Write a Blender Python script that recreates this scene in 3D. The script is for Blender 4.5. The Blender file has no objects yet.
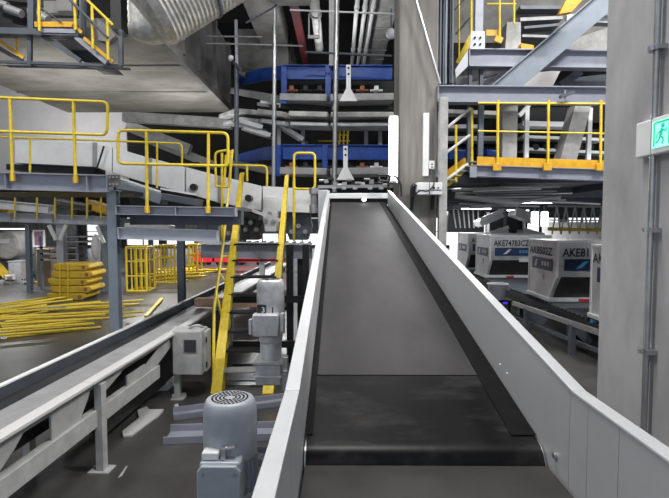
import bpy, math, random
from mathutils import Vector as V, Matrix, Euler
random.seed(4)
SC = bpy.context.scene
COL = SC.collection
PI = math.pi
W_, H_, F_ = 669, 498, 500.0
EYE = V((0, 0, 2.6))
PITCH, YAW = math.radians(3.1), math.radians(0.4)

# ------------------------------------------------------------------ camera
cd = bpy.data.cameras.new('camera'); cam = bpy.data.objects.new('camera', cd); COL.objects.link(cam)
cam.location = EYE; cam.rotation_euler = (PI/2 - PITCH, 0, YAW)
cd.sensor_fit = 'HORIZONTAL'; cd.sensor_width = 36; cd.lens = 36*F_/W_; cd.clip_end = 200; cd.clip_start = .05
SC.camera = cam
RM = Euler((PI/2 - PITCH, 0, YAW)).to_matrix()

def ray(px, py): return RM @ V(((px - W_/2)/F_, (H_/2 - py)/F_, -1))
def P(px, py, Y):                      # the point seen at a pixel, Y metres ahead
    d = ray(px, py); return EYE + d*(Y/d.y)
def G(px, py, z=0.0):                  # the point seen at a pixel, at height z
    d = ray(px, py); return EYE + d*((z - EYE.z)/d.z)
def S(px, Y): return px*Y/F_           # size of so many pixels at that distance

# ------------------------------------------------------------------ materials
MATS = {}
def mat(name, col, rough=.5, metal=0., var=.15, scale=6., bump=0., col2=None, spec=.5, stretch=(1,1,1), emit=None, es=1., thr=(.35,.65)):
    m = bpy.data.materials.new(name); m.use_nodes = True
    nt = m.node_tree; n = nt.nodes; l = nt.links; b = n['Principled BSDF']
    b.inputs['Roughness'].default_value = rough; b.inputs['Metallic'].default_value = metal
    b.inputs['Specular IOR Level'].default_value = spec
    tc = n.new('ShaderNodeTexCoord'); mp = n.new('ShaderNodeMapping'); mp.inputs['Scale'].default_value = stretch
    l.new(tc.outputs['Object'], mp.inputs['Vector'])
    nz = n.new('ShaderNodeTexNoise'); nz.inputs['Scale'].default_value = scale; nz.inputs['Detail'].default_value = 5; nz.inputs['Roughness'].default_value = .62
    l.new(mp.outputs['Vector'], nz.inputs['Vector'])
    cr = n.new('ShaderNodeValToRGB'); cr.color_ramp.elements[0].position = thr[0]; cr.color_ramp.elements[1].position = thr[1]
    c2 = col2 if col2 else tuple(c*(1-var) for c in col)
    cr.color_ramp.elements[0].color = (*c2, 1); cr.color_ramp.elements[1].color = (*col, 1)
    l.new(nz.outputs['Fac'], cr.inputs['Fac']); l.new(cr.outputs['Color'], b.inputs['Base Color'])
    if bump:
        bp = n.new('ShaderNodeBump'); bp.inputs['Strength'].default_value = bump; bp.inputs['Distance'].default_value = .02
        l.new(nz.outputs['Fac'], bp.inputs['Height']); l.new(bp.outputs['Normal'], b.inputs['Normal'])
    if emit:
        b.inputs['Emission Color'].default_value = (*emit, 1); b.inputs['Emission Strength'].default_value = es
    MATS[name] = m
    return m
mat('concrete_floor', (.098,.096,.092), .33, 0, scale=1.1, col2=(.042,.041,.041), spec=.5, thr=(.3,.75))
mat('concrete', (.30,.295,.29), .85, 0, scale=1.6, col2=(.17,.165,.155), bump=.3)
mat('concrete_dark', (.33,.31,.28), .9, 0, scale=.9, col2=(.19,.175,.155), bump=.3, stretch=(1,1.6,1))
mat('concrete_pillar', (.44,.435,.445), .75, 0, scale=2.6, col2=(.30,.295,.30), bump=.15, stretch=(1,1,.5), thr=(.3,.6))
mat('concrete_pale', (.5,.5,.49), .85, 0, scale=3, col2=(.3,.3,.29), bump=.3)
mat('white_wall', (.78,.76,.76), .7, 0, var=.08, scale=2)
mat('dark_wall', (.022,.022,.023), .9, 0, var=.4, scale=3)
mat('white_paint', (.82,.83,.84), .42, 0, var=.10, scale=5)
mat('guard_paint', (.60,.61,.63), .36, .25, var=.08, scale=2.2)
mat('guard_rim', (.66,.67,.69), .35, .1, var=.06, scale=9)
mat('ivory_paint', (.46,.465,.455), .5, 0, var=.22, scale=7)
mat('worn_white', (.56,.56,.555), .5, 0, scale=13, col2=(.40,.40,.38), thr=(.24,.36))
mat('lavender_steel', (.33,.345,.41), .42, .15, var=.12, scale=4)
mat('pale_steel', (.50,.52,.57), .4, .2, var=.12, scale=4)
mat('slate_steel', (.11,.125,.15), .45, .3, var=.2, scale=5)
mat('bluegrey_steel', (.22,.255,.30), .42, .2, var=.14, scale=5)
mat('black_steel', (.018,.019,.021), .5, .2, var=.4, scale=5)
mat('zinc', (.50,.51,.52), .32, .75, var=.2, scale=14)
mat('yellow', (.86,.67,.05), .42, 0, scale=14, col2=(.70,.50,.035))
mat('yellow_deep', (.80,.44,.02), .45, 0, scale=9, col2=(.62,.33,.02))
mat('ochre_plastic', (.62,.42,.03), .55, 0, scale=7, col2=(.48,.31,.03))
mat('blue', (.010,.065,.34), .38, .1, scale=6, col2=(.006,.035,.20))
mat('red', (.75,.02,.04), .45, 0, var=.3, scale=4)
mat('red_dark', (.10,.015,.02), .6, 0, var=.3, scale=4)
mat('motor_grey', (.40,.43,.47), .42, .15, scale=12, var=.12)
mat('aluminium_paint', (.62,.63,.64), .38, .35, scale=16, col2=(.46,.47,.47))
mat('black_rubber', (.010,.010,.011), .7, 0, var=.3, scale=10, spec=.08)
mat('black_plastic', (.015,.015,.016), .4, 0, var=.2, scale=10)
mat('grey_plate', (.36,.36,.37), .45, .2, scale=5, var=.2)
mat('wood', (.66,.42,.29), .7, 0, scale=5, col2=(.46,.27,.18), stretch=(.5,6,6), bump=.2)
mat('cardboard', (.36,.24,.15), .8, 0, var=.2, scale=5)
mat('foil', (.80,.78,.73), .38, .35, scale=9, col2=(.5,.48,.44), bump=.8, stretch=(1,1,1))
mat('aluminium_sheet', (.70,.71,.72), .4, .35, scale=3, var=.25, bump=.15)
mat('shaded_underside', (.055,.052,.05), .6, 0, var=.4, scale=4)
mat('sticker_blue', (.008,.028,.11), .4, 0, var=.1)
mat('sticker_navy', (.008,.018,.06), .4, 0, var=.1)
mat('print_black', (.012,.012,.02), .6, 0, var=.1)
mat('print_white', (.7,.7,.72), .6, 0, var=.05)
mat('print_cyan', (.05,.30,.55), .5, 0, var=.05)
mat('glass_dark', (.04,.045,.05), .15, 0, var=.2)
mat('clear_plastic', (.85,.86,.92), .25, 0, var=.2, scale=6)
mat('teal_cloth', (.05,.30,.36), .8, 0, var=.4, scale=12)
mat('poster_pink', (.32,.16,.24), .6, 0, scale=5, col2=(.12,.07,.12))
mat('junk', (.20,.19,.17), .7, 0, scale=9, col2=(.07,.065,.06), bump=.5)
mat('orange', (.30,.11,.05), .5, 0, var=.3)
def glow(name, c, s):
    m = bpy.data.materials.new(name); m.use_nodes = True; b = m.node_tree.nodes['Principled BSDF']
    b.inputs['Base Color'].default_value = (*c, 1); b.inputs['Emission Color'].default_value = (*c, 1); b.inputs['Emission Strength'].default_value = s
    MATS[name] = m
glow('lamp_white', (1,1,1), 9.0); glow('day_white', (.9,.95,1), 1.6); glow('sign_mint', (.30,1,.72), 1.1); glow('led_violet', (.08,.03,.9), 1.2)
glow('sign_green', (.01,.52,.30), .5)

# the dusty belt: worn lighter dust in streaks over black rubber
def belt_mat(name, base, dust, scale, stretch, thr, rough):
    m = mat(name, dust, rough, 0, scale=scale, col2=base, stretch=stretch, thr=thr, spec=.14)
    return m
belt_mat('belt_dusty', (.036,.035,.037), (.064,.061,.063), 1.6, (1.4,.5,1), (.3,.75), .62)
belt_mat('belt_black', (.006,.006,.007), (.040,.038,.037), 3.0, (1.0,2.2,1), (.50,.72), .36)
belt_mat('belt_low', (.032,.031,.030), (.058,.055,.052), 3, (1,1,1), (.3,.7), .55)
belt_mat('belt_side', (.022,.023,.026), (.05,.052,.056), 2, (1,1,1), (.35,.7), .35)

# ------------------------------------------------------------------ mesh builder
def frame_of(d, up=V((0,0,1))):
    d = d.normalized()
    if abs(d.dot(up)) > .985: up = V((0,1,0)) if abs(d.y) < .9 else V((1,0,0))
    s = d.cross(up).normalized(); u = s.cross(d).normalized()
    return d, s, u
class MB:
    def __init__(self): self.v = []; self.f = []; self.mi = []; self.cur = 0
    def add(self, vs, fs):
        k = len(self.v); self.v += [V(a) for a in vs]; self.f += [tuple(k+i for i in f) for f in fs]; self.mi += [self.cur]*len(fs); return self
    def hexa(self, p):
        return self.add(p, [(0,3,2,1),(4,5,6,7),(0,1,5,4),(1,2,6,5),(2,3,7,6),(3,0,4,7)])
    def mm(self, x0, x1, y0, y1, z0, z1):
        return self.hexa([(x0,y0,z0),(x1,y0,z0),(x1,y1,z0),(x0,y1,z0),(x0,y0,z1),(x1,y0,z1),(x1,y1,z1),(x0,y1,z1)])
    def box(self, c, s, rz=0, rot=None):
        c = V(c); R = rot if rot else Matrix.Rotation(rz, 3, 'Z'); h = V(s)/2
        return self.hexa([c + R @ V((a*h.x, b*h.y, g*h.z)) for g in (-1,1) for a, b in ((-1,-1),(1,-1),(1,1),(-1,1))])
    def bar(self, p, q, w, h, up=V((0,0,1))):
        p = V(p); q = V(q); d, s, u = frame_of(q-p, up)
        return self.hexa([c + s*(a*w/2) + u*(b*h/2) for c in (p, q) for a, b in ((-1,-1),(1,-1),(1,1),(-1,1))])
    def ibeam(self, p, q, w, h, t=.012, up=V((0,0,1))):
        p = V(p); q = V(q); d, s, u = frame_of(q-p, up); t = max(t, h*.06)
        self.bar(p+u*(h/2-t/2), q+u*(h/2-t/2), w, t, up); self.bar(p-u*(h/2-t/2), q-u*(h/2-t/2), w, t, up)
        return self.bar(p, q, t, h-1.9*t, up)
    def prism(self, poly, ext):
        n = len(poly); a = [V(p) for p in poly]; e = V(ext)
        return self.add(a + [p+e for p in a], [tuple(reversed(range(n))), tuple(range(n, 2*n))] + [(i, (i+1)%n, n+(i+1)%n, n+i) for i in range(n)])
    def tube(self, pts, r, n=8, closed=False):
        pts = [V(p) for p in pts]; m = len(pts); rs = r if isinstance(r, (list, tuple)) else [r]*m
        vs = []; s0 = None
        for i, p in enumerate(pts):
            if closed: d = (pts[(i+1)%m]-pts[i-1])
            else: d = (pts[min(i+1,m-1)] - pts[max(i-1,0)])
            d.normalize()
            if s0 is None: _, s, u = frame_of(d)
            else:
                s = (s0 - d*s0.dot(d)).normalized(); u = s.cross(d).normalized()
            s0 = s
            k = 1.
            if 0 < i < m-1:
                c = (pts[i]-pts[i-1]).normalized().dot(d); k = 1
            vs += [p + (s*math.cos(2*PI*j/n) + u*math.sin(2*PI*j/n))*rs[i]*k for j in range(n)]
        fs = []
        for i in range(m if closed else m-1):
            a = i*n; b = ((i+1)%m)*n
            fs += [(a+j, a+(j+1)%n, b+(j+1)%n, b+j) for j in range(n)]
        if not closed: fs += [tuple(reversed(range(n))), tuple((m-1)*n+j for j in range(n))]
        return self.add(vs, fs)
    def cyl(self, p, q, r, n=16): return self.tube([p, q], r, n)
    def lathe(self, prof, o, ax=V((0,0,1)), n=28):
        o = V(o); d, s, u = frame_of(V(ax)); vs = []; m = len(prof)
        for r, z in prof: vs += [o + d*z + (s*math.cos(2*PI*j/n)+u*math.sin(2*PI*j/n))*r for j in range(n)]
        fs = [(i*n+j, i*n+(j+1)%n, (i+1)*n+(j+1)%n, (i+1)*n+j) for i in range(m-1) for j in range(n)]
        fs += [tuple(reversed(range(n))), tuple((m-1)*n+j for j in range(n))]
        return self.add(vs, fs)
    def sphere(self, c, r, n=12, sc=(1,1,1)):
        c = V(c); vs = [c+V((0,0,r*sc[2]))]; fs = []; m = n//2
        for i in range(1, m):
            t = PI*i/m
            vs += [c + V((r*sc[0]*math.sin(t)*math.cos(2*PI*j/n), r*sc[1]*math.sin(t)*math.sin(2*PI*j/n), r*sc[2]*math.cos(t))) for j in range(n)]
        vs.append(c-V((0,0,r*sc[2])))
        fs += [(0, 1+j, 1+(j+1)%n) for j in range(n)]
        for i in range(m-2): fs += [(1+i*n+j, 1+(i+1)*n+j, 1+(i+1)*n+(j+1)%n, 1+i*n+(j+1)%n) for j in range(n)]
        L = len(vs)-1; k = 1+(m-2)*n
        fs += [(L, k+(j+1)%n, k+j) for j in range(n)]
        return self.add(vs, fs)

WM = {}
def obj(name, mb, m, parent=None, bevel=0, label=None):
    inv = WM[parent.name].inverted() if parent else Matrix()
    me = bpy.data.meshes.new(name); me.from_pydata([inv @ v for v in mb.v], [], mb.f)
    ms = m if isinstance(m, (list, tuple)) else [m]
    for x in ms: me.materials.append(MATS[x])
    if len(ms) > 1:
        for i, p in enumerate(me.polygons): p.material_index = min(mb.mi[i], len(ms)-1)
    import bmesh
    bm = bmesh.new(); bm.from_mesh(me); bmesh.ops.recalc_face_normals(bm, faces=bm.faces); bm.to_mesh(me); bm.free()
    me.shade_smooth(); me.set_sharp_from_angle(angle=math.radians(38))
    o = bpy.data.objects.new(name, me); COL.objects.link(o)
    if parent: o.parent = parent; WM[o.name] = WM[parent.name]
    else: WM[o.name] = Matrix()
    if bevel:
        b = o.modifiers.new('bevel', 'BEVEL'); b.width = bevel; b.segments = 2; b.limit_method = 'ANGLE'; b.angle_limit = math.radians(50)
    if label: o['label'] = label
    return o
def tag(o, label, cat, group=None, kind=None):
    o['label'] = label; o['category'] = cat
    if group: o['group'] = group
    if kind: o['kind'] = kind
    return o
def thing(name, label, cat, loc, rz=0, group=None):
    o = bpy.data.objects.new(name, None); COL.objects.link(o); o.empty_display_size = .1
    o.location = V(loc); o.rotation_euler = (0,0,rz)
    WM[o.name] = Matrix.Translation(V(loc)) @ Matrix.Rotation(rz, 4, 'Z')
    return tag(o, label, cat, group)
def solo(name, mb, m, label, cat, group=None, bevel=0):      # a thing that is one mesh, its origin at its base
    zs = min(v.z for v in mb.v); c = sum((v for v in mb.v), V())/len(mb.v)
    L = V((c.x, c.y, zs)); mb.v = [v-L for v in mb.v]
    o = obj(name, mb, m, None, bevel); o.location = L; WM[o.name] = Matrix.Translation(L)
    return tag(o, label, cat, group)
def struct(name, mb, m, parent=None, bevel=0):
    o = obj(name, mb, m, parent, bevel); o['kind'] = 'structure'; return o
def dup(root, loc, rz=None, label=None):
    r = root.copy(); COL.objects.link(r); r.location = V(loc)
    if rz is not None: r.rotation_euler = (0,0,rz)
    if label: r['label'] = label
    def rec(a, b):
        for ch in a.children:
            c = ch.copy(); COL.objects.link(c); c.parent = b; rec(ch, c)
    KIDS = [c for c in root.children]
    for ch in KIDS:
        c = ch.copy(); COL.objects.link(c); c.parent = r
        for g in list(ch.children):
            d = g.copy(); COL.objects.link(d); d.parent = c
    return r
def text_mb(s, o, right, up, h, depth=.004, extra_w=1.0, width=None):
    cu = bpy.data.curves.new('t', 'FONT'); cu.body = s; cu.size = 1; cu.extrude = 0; cu.offset = .018; cu.resolution_u = 2
    t = bpy.data.objects.new('t', cu); me = bpy.data.meshes.new_from_object(t)
    mb = MB(); right = V(right).normalized(); up = V(up).normalized(); nrm = right.cross(up)
    k = h/.70
    if width: extra_w = width/(max(v.co.x for v in me.vertices)*k)
    mb.add([V(o) + right*(v.co.x*k*extra_w) + up*(v.co.y*k) + nrm*depth for v in me.vertices], [tuple(p.vertices) for p in me.polygons])
    bpy.data.objects.remove(t); bpy.data.curves.remove(cu); bpy.data.meshes.remove(me)
    return mb

def arc_loop(pts, r=.06, k=4, closed=False):      # rounds the corners of a path
    pts = [V(p) for p in pts]; out = []
    n = len(pts)
    for i, p in enumerate(pts):
        if not closed and i in (0, n-1): out.append(p); continue
        a = pts[i-1]; b = pts[(i+1) % n]
        da = (a-p); db = (b-p); rr = min(r, da.length*.45, db.length*.45)
        A = p + da.normalized()*rr; B = p + db.normalized()*rr
        for j in range(k+1):
            t = j/k; out.append(A*(1-t)**2 + p*2*t*(1-t) + B*t**2)
    return out
def lamp(name, loc, size, power, rot=(0,0,0), color=(1,1,1)):
    l = bpy.data.lights.new(name, 'AREA'); l.shape = 'RECTANGLE'; l.size, l.size_y = size; l.energy = power; l.color = color
    o = bpy.data.objects.new(name, l); COL.objects.link(o); o.location = loc; o.rotation_euler = rot
    return o

# ================================================================== THE HALL
struct('floor', MB().mm(-26, 26, -4, 50, -.2, 0), 'concrete_floor')
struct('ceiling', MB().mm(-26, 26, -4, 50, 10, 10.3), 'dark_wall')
struct('wall_left', MB().mm(-26.3, -26, -4, 50, 0, 10), 'concrete')
struct('wall_right', MB().mm(26, 26.3, -4, 50, 0, 10), 'concrete')
wb = MB()
wb.mm(-26, 26, 50, 50.3, 3.0, 10); wb.mm(-26, 26, 50, 50.3, 0, .3)
struct('wall_back', wb, 'concrete')
# daylight openings along the far wall
k = 0; x = -26.0
pier = MB()
while x < 26:
    pier.mm(x, x+.8, 50, 50.3, .3, 3.0); x += 4.0
    if x-3.2 < 26:
        k += 1
        wn = struct('window_%d' % k, MB().mm(x-3.2, min(26, x), 50.2, 50.25, .3, 3.0), 'day_white')
        struct('window_frame', MB().mm(x-1.66, x-1.54, 50.1, 50.19, .3, 3.0).mm(x-3.2, min(26, x), 50.1, 50.19, 1.6, 1.68), 'black_steel', wn)
struct('trim_1', pier, 'concrete')

# overhead concrete slab of the upper level (left)
Z = 6.0
sl = MB(); sl.mm(-8.4, -3.3, 9.4, 15.7, Z, Z+.35)
for yy in (11.0, 13.2): sl.mm(-8.4, -3.3, yy, yy+.06, Z-.03, Z)
struct('ceiling_slab', sl, 'concrete_dark')
pw = MB(); pw.mm(-3.42, -3.3, 9.0, 15.7, Z+.35, Z+1.9)
for yy in (9.6, 10.6, 11.8, 13.4, 15.0): pw.mm(-3.3, -3.2, yy, yy+.12, Z+.1, Z+1.9)
pw.mm(-3.36, -3.24, 9.0, 15.7, Z-.06, Z+.12)
struct('trim_2', pw, 'concrete')
struct('wall_left_pale', MB().mm(-25.9, P(126,100,21.5).x, 21.5, 21.7, 4.3, 10), 'white_wall')
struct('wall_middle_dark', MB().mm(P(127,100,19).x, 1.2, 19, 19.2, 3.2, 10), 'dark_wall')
# concrete downstand beams under the high ceiling
def ybeam(x0, x1, y0, y1, z0, z1, m='concrete', name='ceiling_beam'):
    return struct(name, MB().mm(x0, x1, y0, y1, z0, z1), m)
ybeam(-2.35, -1.55, 6, 18.9, 8.0, 8.6)
bb = MB(); bb.mm(.86, 1.5, 6, 18.9, 8.0, 8.6)
for yy in range(13): bb.mm(.84, 1.52, 7+yy*.9, 7.06+yy*.9, 7.97, 8.0)
struct('ceiling_beam', bb, 'concrete_pale')
ybeam(-3.2, -1.55, 15.9, 16.5, 7.4, 8.6)
ybeam(-3.2, -2.35, 11.2, 11.8, 8.0, 8.6, 'concrete')
ybeam(1.9, 12, 12, 12.8, 6.8, 8.2, 'concrete')
# slanted pale beams inside the dark opening
for a, b, h in (((124,117,15.8),(232,124,15.8),.3), ((128,126,16.5),(190,150,16.5),.35), ((150,140,17.0),(215,166,17.0),.28)):
    p, q = P(*a), P(*b)
    struct('ceiling_beam', MB().bar(p, q, .3, h), 'concrete_pale')

# upper deck over the container area (right)
dk = MB(); dk.mm(2.3, 14, 10.6, 40, 3.42, 3.6)
for yy in (12, 14.5, 17, 20, 24, 28, 33): dk.mm(2.3, 14, yy, yy+.16, 3.2, 3.42)
for xx in (3.4, 5.6, 8.0, 11): dk.mm(xx, xx+.12, 10.6, 40, 3.28, 3.42)
struct('ceiling_deck', dk, 'slate_steel')

# ================================================================== CONCRETE PILLARS
wr = MB(); wr.mm(1.7, 3.0, 1.9, 3.25, 0, 10)
pil = struct('wall_pillar_right', wr, 'concrete_pillar', bevel=.015)
cp = MB(); cx0 = P(399,100,9.4).x; cx1 = P(438,100,9.4).x
cp.mm(cx0, cx1, 9.4, 10.3, 0, 10)
mat('concrete_brown', (.25,.24,.225), .8, 0, scale=2.2, col2=(.15,.142,.13), bump=.2, stretch=(3,3,.25))
struct('wall_pillar_middle', cp, 'concrete_brown', bevel=.03)

# conduit on the near pillar, with saddle clips
XF = 1.7
def PX(px, py, X=XF):
    d = ray(px, py); return EYE + d*((X-EYE.x)/d.x)
yc = PX(650.5, 230, XF-.03).y
cr_ = thing('conduit_pipe', 'galvanised conduit running up the near concrete pillar past the exit sign', 'pipe', (XF-.03, yc, .9))
obj('pipe', MB().cyl((XF-.03, yc, .9), (XF-.03, yc, 6), .016, 12), 'zinc', cr_)
for py in (55, 230, 350):
    z = PX(650, py).z
    obj('clip', MB().mm(XF-.05, XF, yc-.045, yc+.045, z-.012, z+.012).cyl((XF-.055,yc,z-.012),(XF-.055,yc,z+.012),.02,10), 'zinc', cr_)
jb = thing('junction_box', 'small steel box at the foot of the pillar conduit', 'box', (XF-.05, yc-.03, .82))
obj('body', MB().box((XF-.04, yc-.05, .86), (.08,.13,.08)), 'zinc', jb, .004)
obj('gland', MB().cyl((XF-.03,yc,.90),(XF-.03,yc,.95),.024,12), 'zinc', jb)

# exit sign on the pillar
ya = PX(635.5,140,XF-.045).y; zt = PX(635.5,124,XF-.045).z; zb = PX(635.5,158.5,XF-.045).z; yb = ya-.42
es = thing('exit_sign', 'white emergency exit sign with glowing green running figure on the near pillar', 'sign', (XF-.03, (ya+yb)/2, zb))
obj('housing', MB().mm(XF-.045, XF, yb, ya, zb, zt), 'white_paint', es, .008)
y1 = PX(652,140,XF-.05).y; y0 = yb+.02
hh = zt-zb; g0, g1 = zb+hh*.17, zt-hh*.13
pn = obj('lit_panel', MB().mm(XF-.050, XF-.044, y0, y1, g0, g1), 'sign_mint', es, label='glowing mint green panel')
def SG(u, v): return V((XF-.052, y1-u*.16, g0+(g1-g0)*v))     # u to the right, v up
fg = MB()
def stroke(pts, w):
    for a, b in zip(pts, pts[1:]): fg.bar(SG(*a), SG(*b), .002, w, up=V((1,0,0)).cross(SG(*b)-SG(*a)))
stroke([(.12,.06),(.12,.94),(.86,.94),(.86,.06)], .010)
fg.box(SG(.55,.78), (.003,.022,.022))
stroke([(.52,.68),(.44,.42)], .020); stroke([(.50,.64),(.30,.52),(.24,.36)], .008); stroke([(.52,.64),(.68,.56),(.74,.66)], .008)
stroke([(.44,.42),(.60,.28),(.52,.10)], .010); stroke([(.44,.42),(.34,.24),(.20,.18)], .010)
fg.bar(SG(1.3,.5), SG(2.2,.5), .002, .02, up=V((0,0,1))); fg.bar(SG(1.9,.75), SG(2.25,.5), .002, .018); fg.bar(SG(1.9,.25), SG(2.25,.5), .002, .018)
obj('pictogram', fg, 'sign_green', pn)

# things on the middle pillar: tube lamp, tray, sockets, control box
Yf = 9.34
a = P(393,118,9.2); b = P(391,180,9.2)
tl = thing('tube_lamp', 'vertical tube lamp glowing on the left edge of the middle pillar', 'lamp', (a.x, 9.2, b.z))
obj('diffuser', MB().mm(a.x-.06, a.x+.055, 9.15, 9.24, b.z, a.z), 'lamp_white', tl, .01)
obj('backplate', MB().mm(a.x-.07, a.x+.10, 9.24, 9.30, b.z-.05, a.z+.05), 'white_paint', tl)
for z in (b.z-.04, a.z+.01): obj('end_cap', MB().mm(a.x-.065, a.x+.06, 9.145, 9.245, z, z+.03), 'white_paint', tl)
a = P(423.5,113,Yf); b = P(428.5,176,Yf)
solo('cable_tray', MB().mm(a.x, b.x, Yf-.02, 9.4, b.z, a.z), 'white_paint', 'white vertical cable tray on the front of the middle pillar', 'cable tray', bevel=.005)
a = P(429,161,Yf); b = P(434,169,Yf)
so = thing('socket_box', 'white socket box beside the cable tray on the middle pillar', 'socket', (a.x+.04, Yf, b.z))
obj('body', MB().mm(a.x, b.x, Yf-.05, 9.4, b.z, a.z), 'white_paint', so, .006)
for dz in (.03, .08): obj('socket_hole', MB().cyl(((a.x+b.x)/2, Yf-.055, b.z+dz), ((a.x+b.x)/2, Yf-.049, b.z+dz), .016, 10), 'black_plastic', so)
a = P(436,172,Yf); b = P(440,177,Yf)
solo('switch_box', MB().mm(a.x, b.x, Yf-.03, 9.4, b.z, a.z).cyl(((a.x+b.x)/2,Yf,a.z),((a.x+b.x)/2,Yf,a.z+1.1),.012), 'grey_plate', 'small grey switch box under a thin conduit on the middle pillar', 'switch')
a = P(416,183,9.2); b = P(441,195,9.2)
cb = thing('wall_control_box', 'white control box on black brackets on the middle pillar', 'control box', ((a.x+b.x)/2, 9.2, b.z-.2))
obj('body', MB().mm(a.x, b.x, 9.08, 9.3, b.z, a.z), 'white_paint', cb, .01)
obj('lid_seam', MB().mm(a.x+.01, b.x-.01, 9.07, 9.082, b.z+.08, b.z+.088).mm(a.x+.22, a.x+.23, 9.07, 9.082, b.z, a.z), 'black_plastic', cb)
obj('knob', MB().cyl((a.x+.3,9.05,b.z+.12),(a.x+.3,9.08,b.z+.12),.02,12).cyl((a.x+.38,9.05,b.z+.12),(a.x+.38,9.08,b.z+.12),.014,12), 'black_plastic', cb)
for px in (412.5, 433):
    p = P(px,186,9.25); q = P(px-.5,210,9.25)
    obj('bracket', MB().prism([p+V((-.03,-.06,0)), p+V((.05,-.06,0)), q+V((.02,.02,0)), q+V((-.02,.02,0))], (0,.1,0)), 'black_steel', cb)
pts = [P(417,186,9.1), P(413,183,9.05), P(410,190,9.02), P(413,197,9.05), P(420,190,9.0), P(427,192,9.0), P(434,186,9.02), P(434,178,9.2), P(431,170,9.28)]
solo('black_cable', MB().tube(arc_loop(pts,.08,4), .013, 8), 'black_plastic', 'black cable drooping from the socket to the wall control box', 'cable')
# thin slanting conduit across the pillar top and vertical services to its right
solo('slanted_pipe', MB().cyl(P(414,-6,9.2), P(440,84,9.2), .028, 10), 'zinc', 'thin pipe slanting down across the top of the middle pillar', 'pipe')
for i, (px, w, m, lb) in enumerate(((436,3,'slate_steel','dark vertical duct against the right edge of the middle pillar'), (441,3.2,'bluegrey_steel','ribbed vertical duct second from the pillar edge'), (447,3.4,'slate_steel','rightmost dark vertical duct above the cross beam'))):
    a = P(px,-10,9.7+i*.05); b = P(px,86,9.7+i*.05); w = S(w,9.7)
    solo('vertical_duct', MB().mm(b.x-w/2+.04, b.x+w/2+.04, 9.62, 9.85, b.z, 8.0).mm(b.x-w/2+.07, b.x-w/2+.1, 9.58, 9.62, b.z, 8.0), m, lb, 'duct')
a = P(444,95,9.2)
st = thing('steel_post', 'pale square steel post standing right of the middle pillar', 'post', (a.x, 9.25, 0))
obj('shaft', MB().mm(a.x-.07, a.x+.075, 9.18, 9.33, .02, P(444,97,9.2).z), 'concrete_pale', st, .005)
obj('base_plate', MB().mm(a.x-.14, a.x+.14, 9.1, 9.4, 0, .02), 'slate_steel', st)

# ================================================================== THE BELT CONVEYOR UNDER THE CAMERA
XL, XR = -.145, .86
ZL = 2.6-.95
SLOPE = .183
def zb_(y): return ZL + max(0, SLOPE*(y-1.97))
YE = 9.1
cv = thing('inclined_belt_conveyor', 'long inclined belt conveyor with grey steel guards rising up to the blue conveyors', 'conveyor', (.345, 5.5, 0))
def slab_strip(mb, x0, x1, ys, top, th):
    for y0_, y1_ in zip(ys, ys[1:]):
        mb.hexa([(x0,y0_,top(y0_)-th),(x1,y0_,top(y0_)-th),(x1,y1_,top(y1_)-th),(x0,y1_,top(y1_)-th),(x0,y0_,top(y0_)),(x1,y0_,top(y0_)),(x1,y1_,top(y1_)),(x0,y1_,top(y1_))])
    return mb
YS = 2.66          # seam between the short black belt and the long dusty one
mb = MB(); th = math.atan(SLOPE)
inc = lambda y: ZL + SLOPE*(y-1.97)
XO = .04
slab_strip(mb, XL+.012, XR-.012, [YS+.0, YE], lambda y: inc(y), .012)
mb.tube([(XL+.012, YE, inc(YE)-.06),(XR-.012, YE, inc(YE)-.06)], .061, 20)
obj('long_belt', mb, 'belt_dusty', cv, label='dusty grey-black rubber belt')
mb = MB(); R_ = .10
y0_ = 2.09
prof = [(YS-.012, inc(YS-.012))]
cy, cz = y0_, inc(y0_)-R_/math.cos(th)
for i in range(9):
    t = PI/2+th*0 + i*(PI*.95)/8
    prof.append((cy+R_*math.cos(t), cz+R_*math.sin(t)))
n = len(prof)
vs = [(XL+.012, a, b) for a, b in prof] + [(XR-.012, a, b) for a, b in prof]
mb.add(vs, [(i, i+1, n+i+1, n+i) for i in range(n-1)])
mb.add([(XL+.012,a,b-.012) for a, b in prof[:2]]+[(XR-.012,a,b-.012) for a, b in prof[:2]], [(0,1,3,2)])
obj('short_black_belt', mb, 'belt_black', cv, label='short black glossy belt with worn scuffs')
obj('belt_edge_strip', slab_strip(MB(), XR-.11, XR-.004, [2.12, YE-.05], lambda y: inc(y)+.004, .003), 'black_rubber', cv, label='black strip along the right belt edge')  # thin black strips laid flush over both belt edges
obj('belt_edge_strip', slab_strip(MB(), XL+.004, XL+.035, [2.12, YE-.05], lambda y: inc(y)+.004, .003), 'black_rubber', cv, label='black strip along the left belt edge')
obj('roller', MB().cyl((XL+.006,cy,cz),(XR-.006,cy,cz),R_-.004,24), 'zinc', cv)
obj('bed_plate', slab_strip(MB(), XL+.005, XR-.005, [2.25, YE-.1], lambda y: inc(y)-.05, .05), 'slate_steel', cv)
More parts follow.
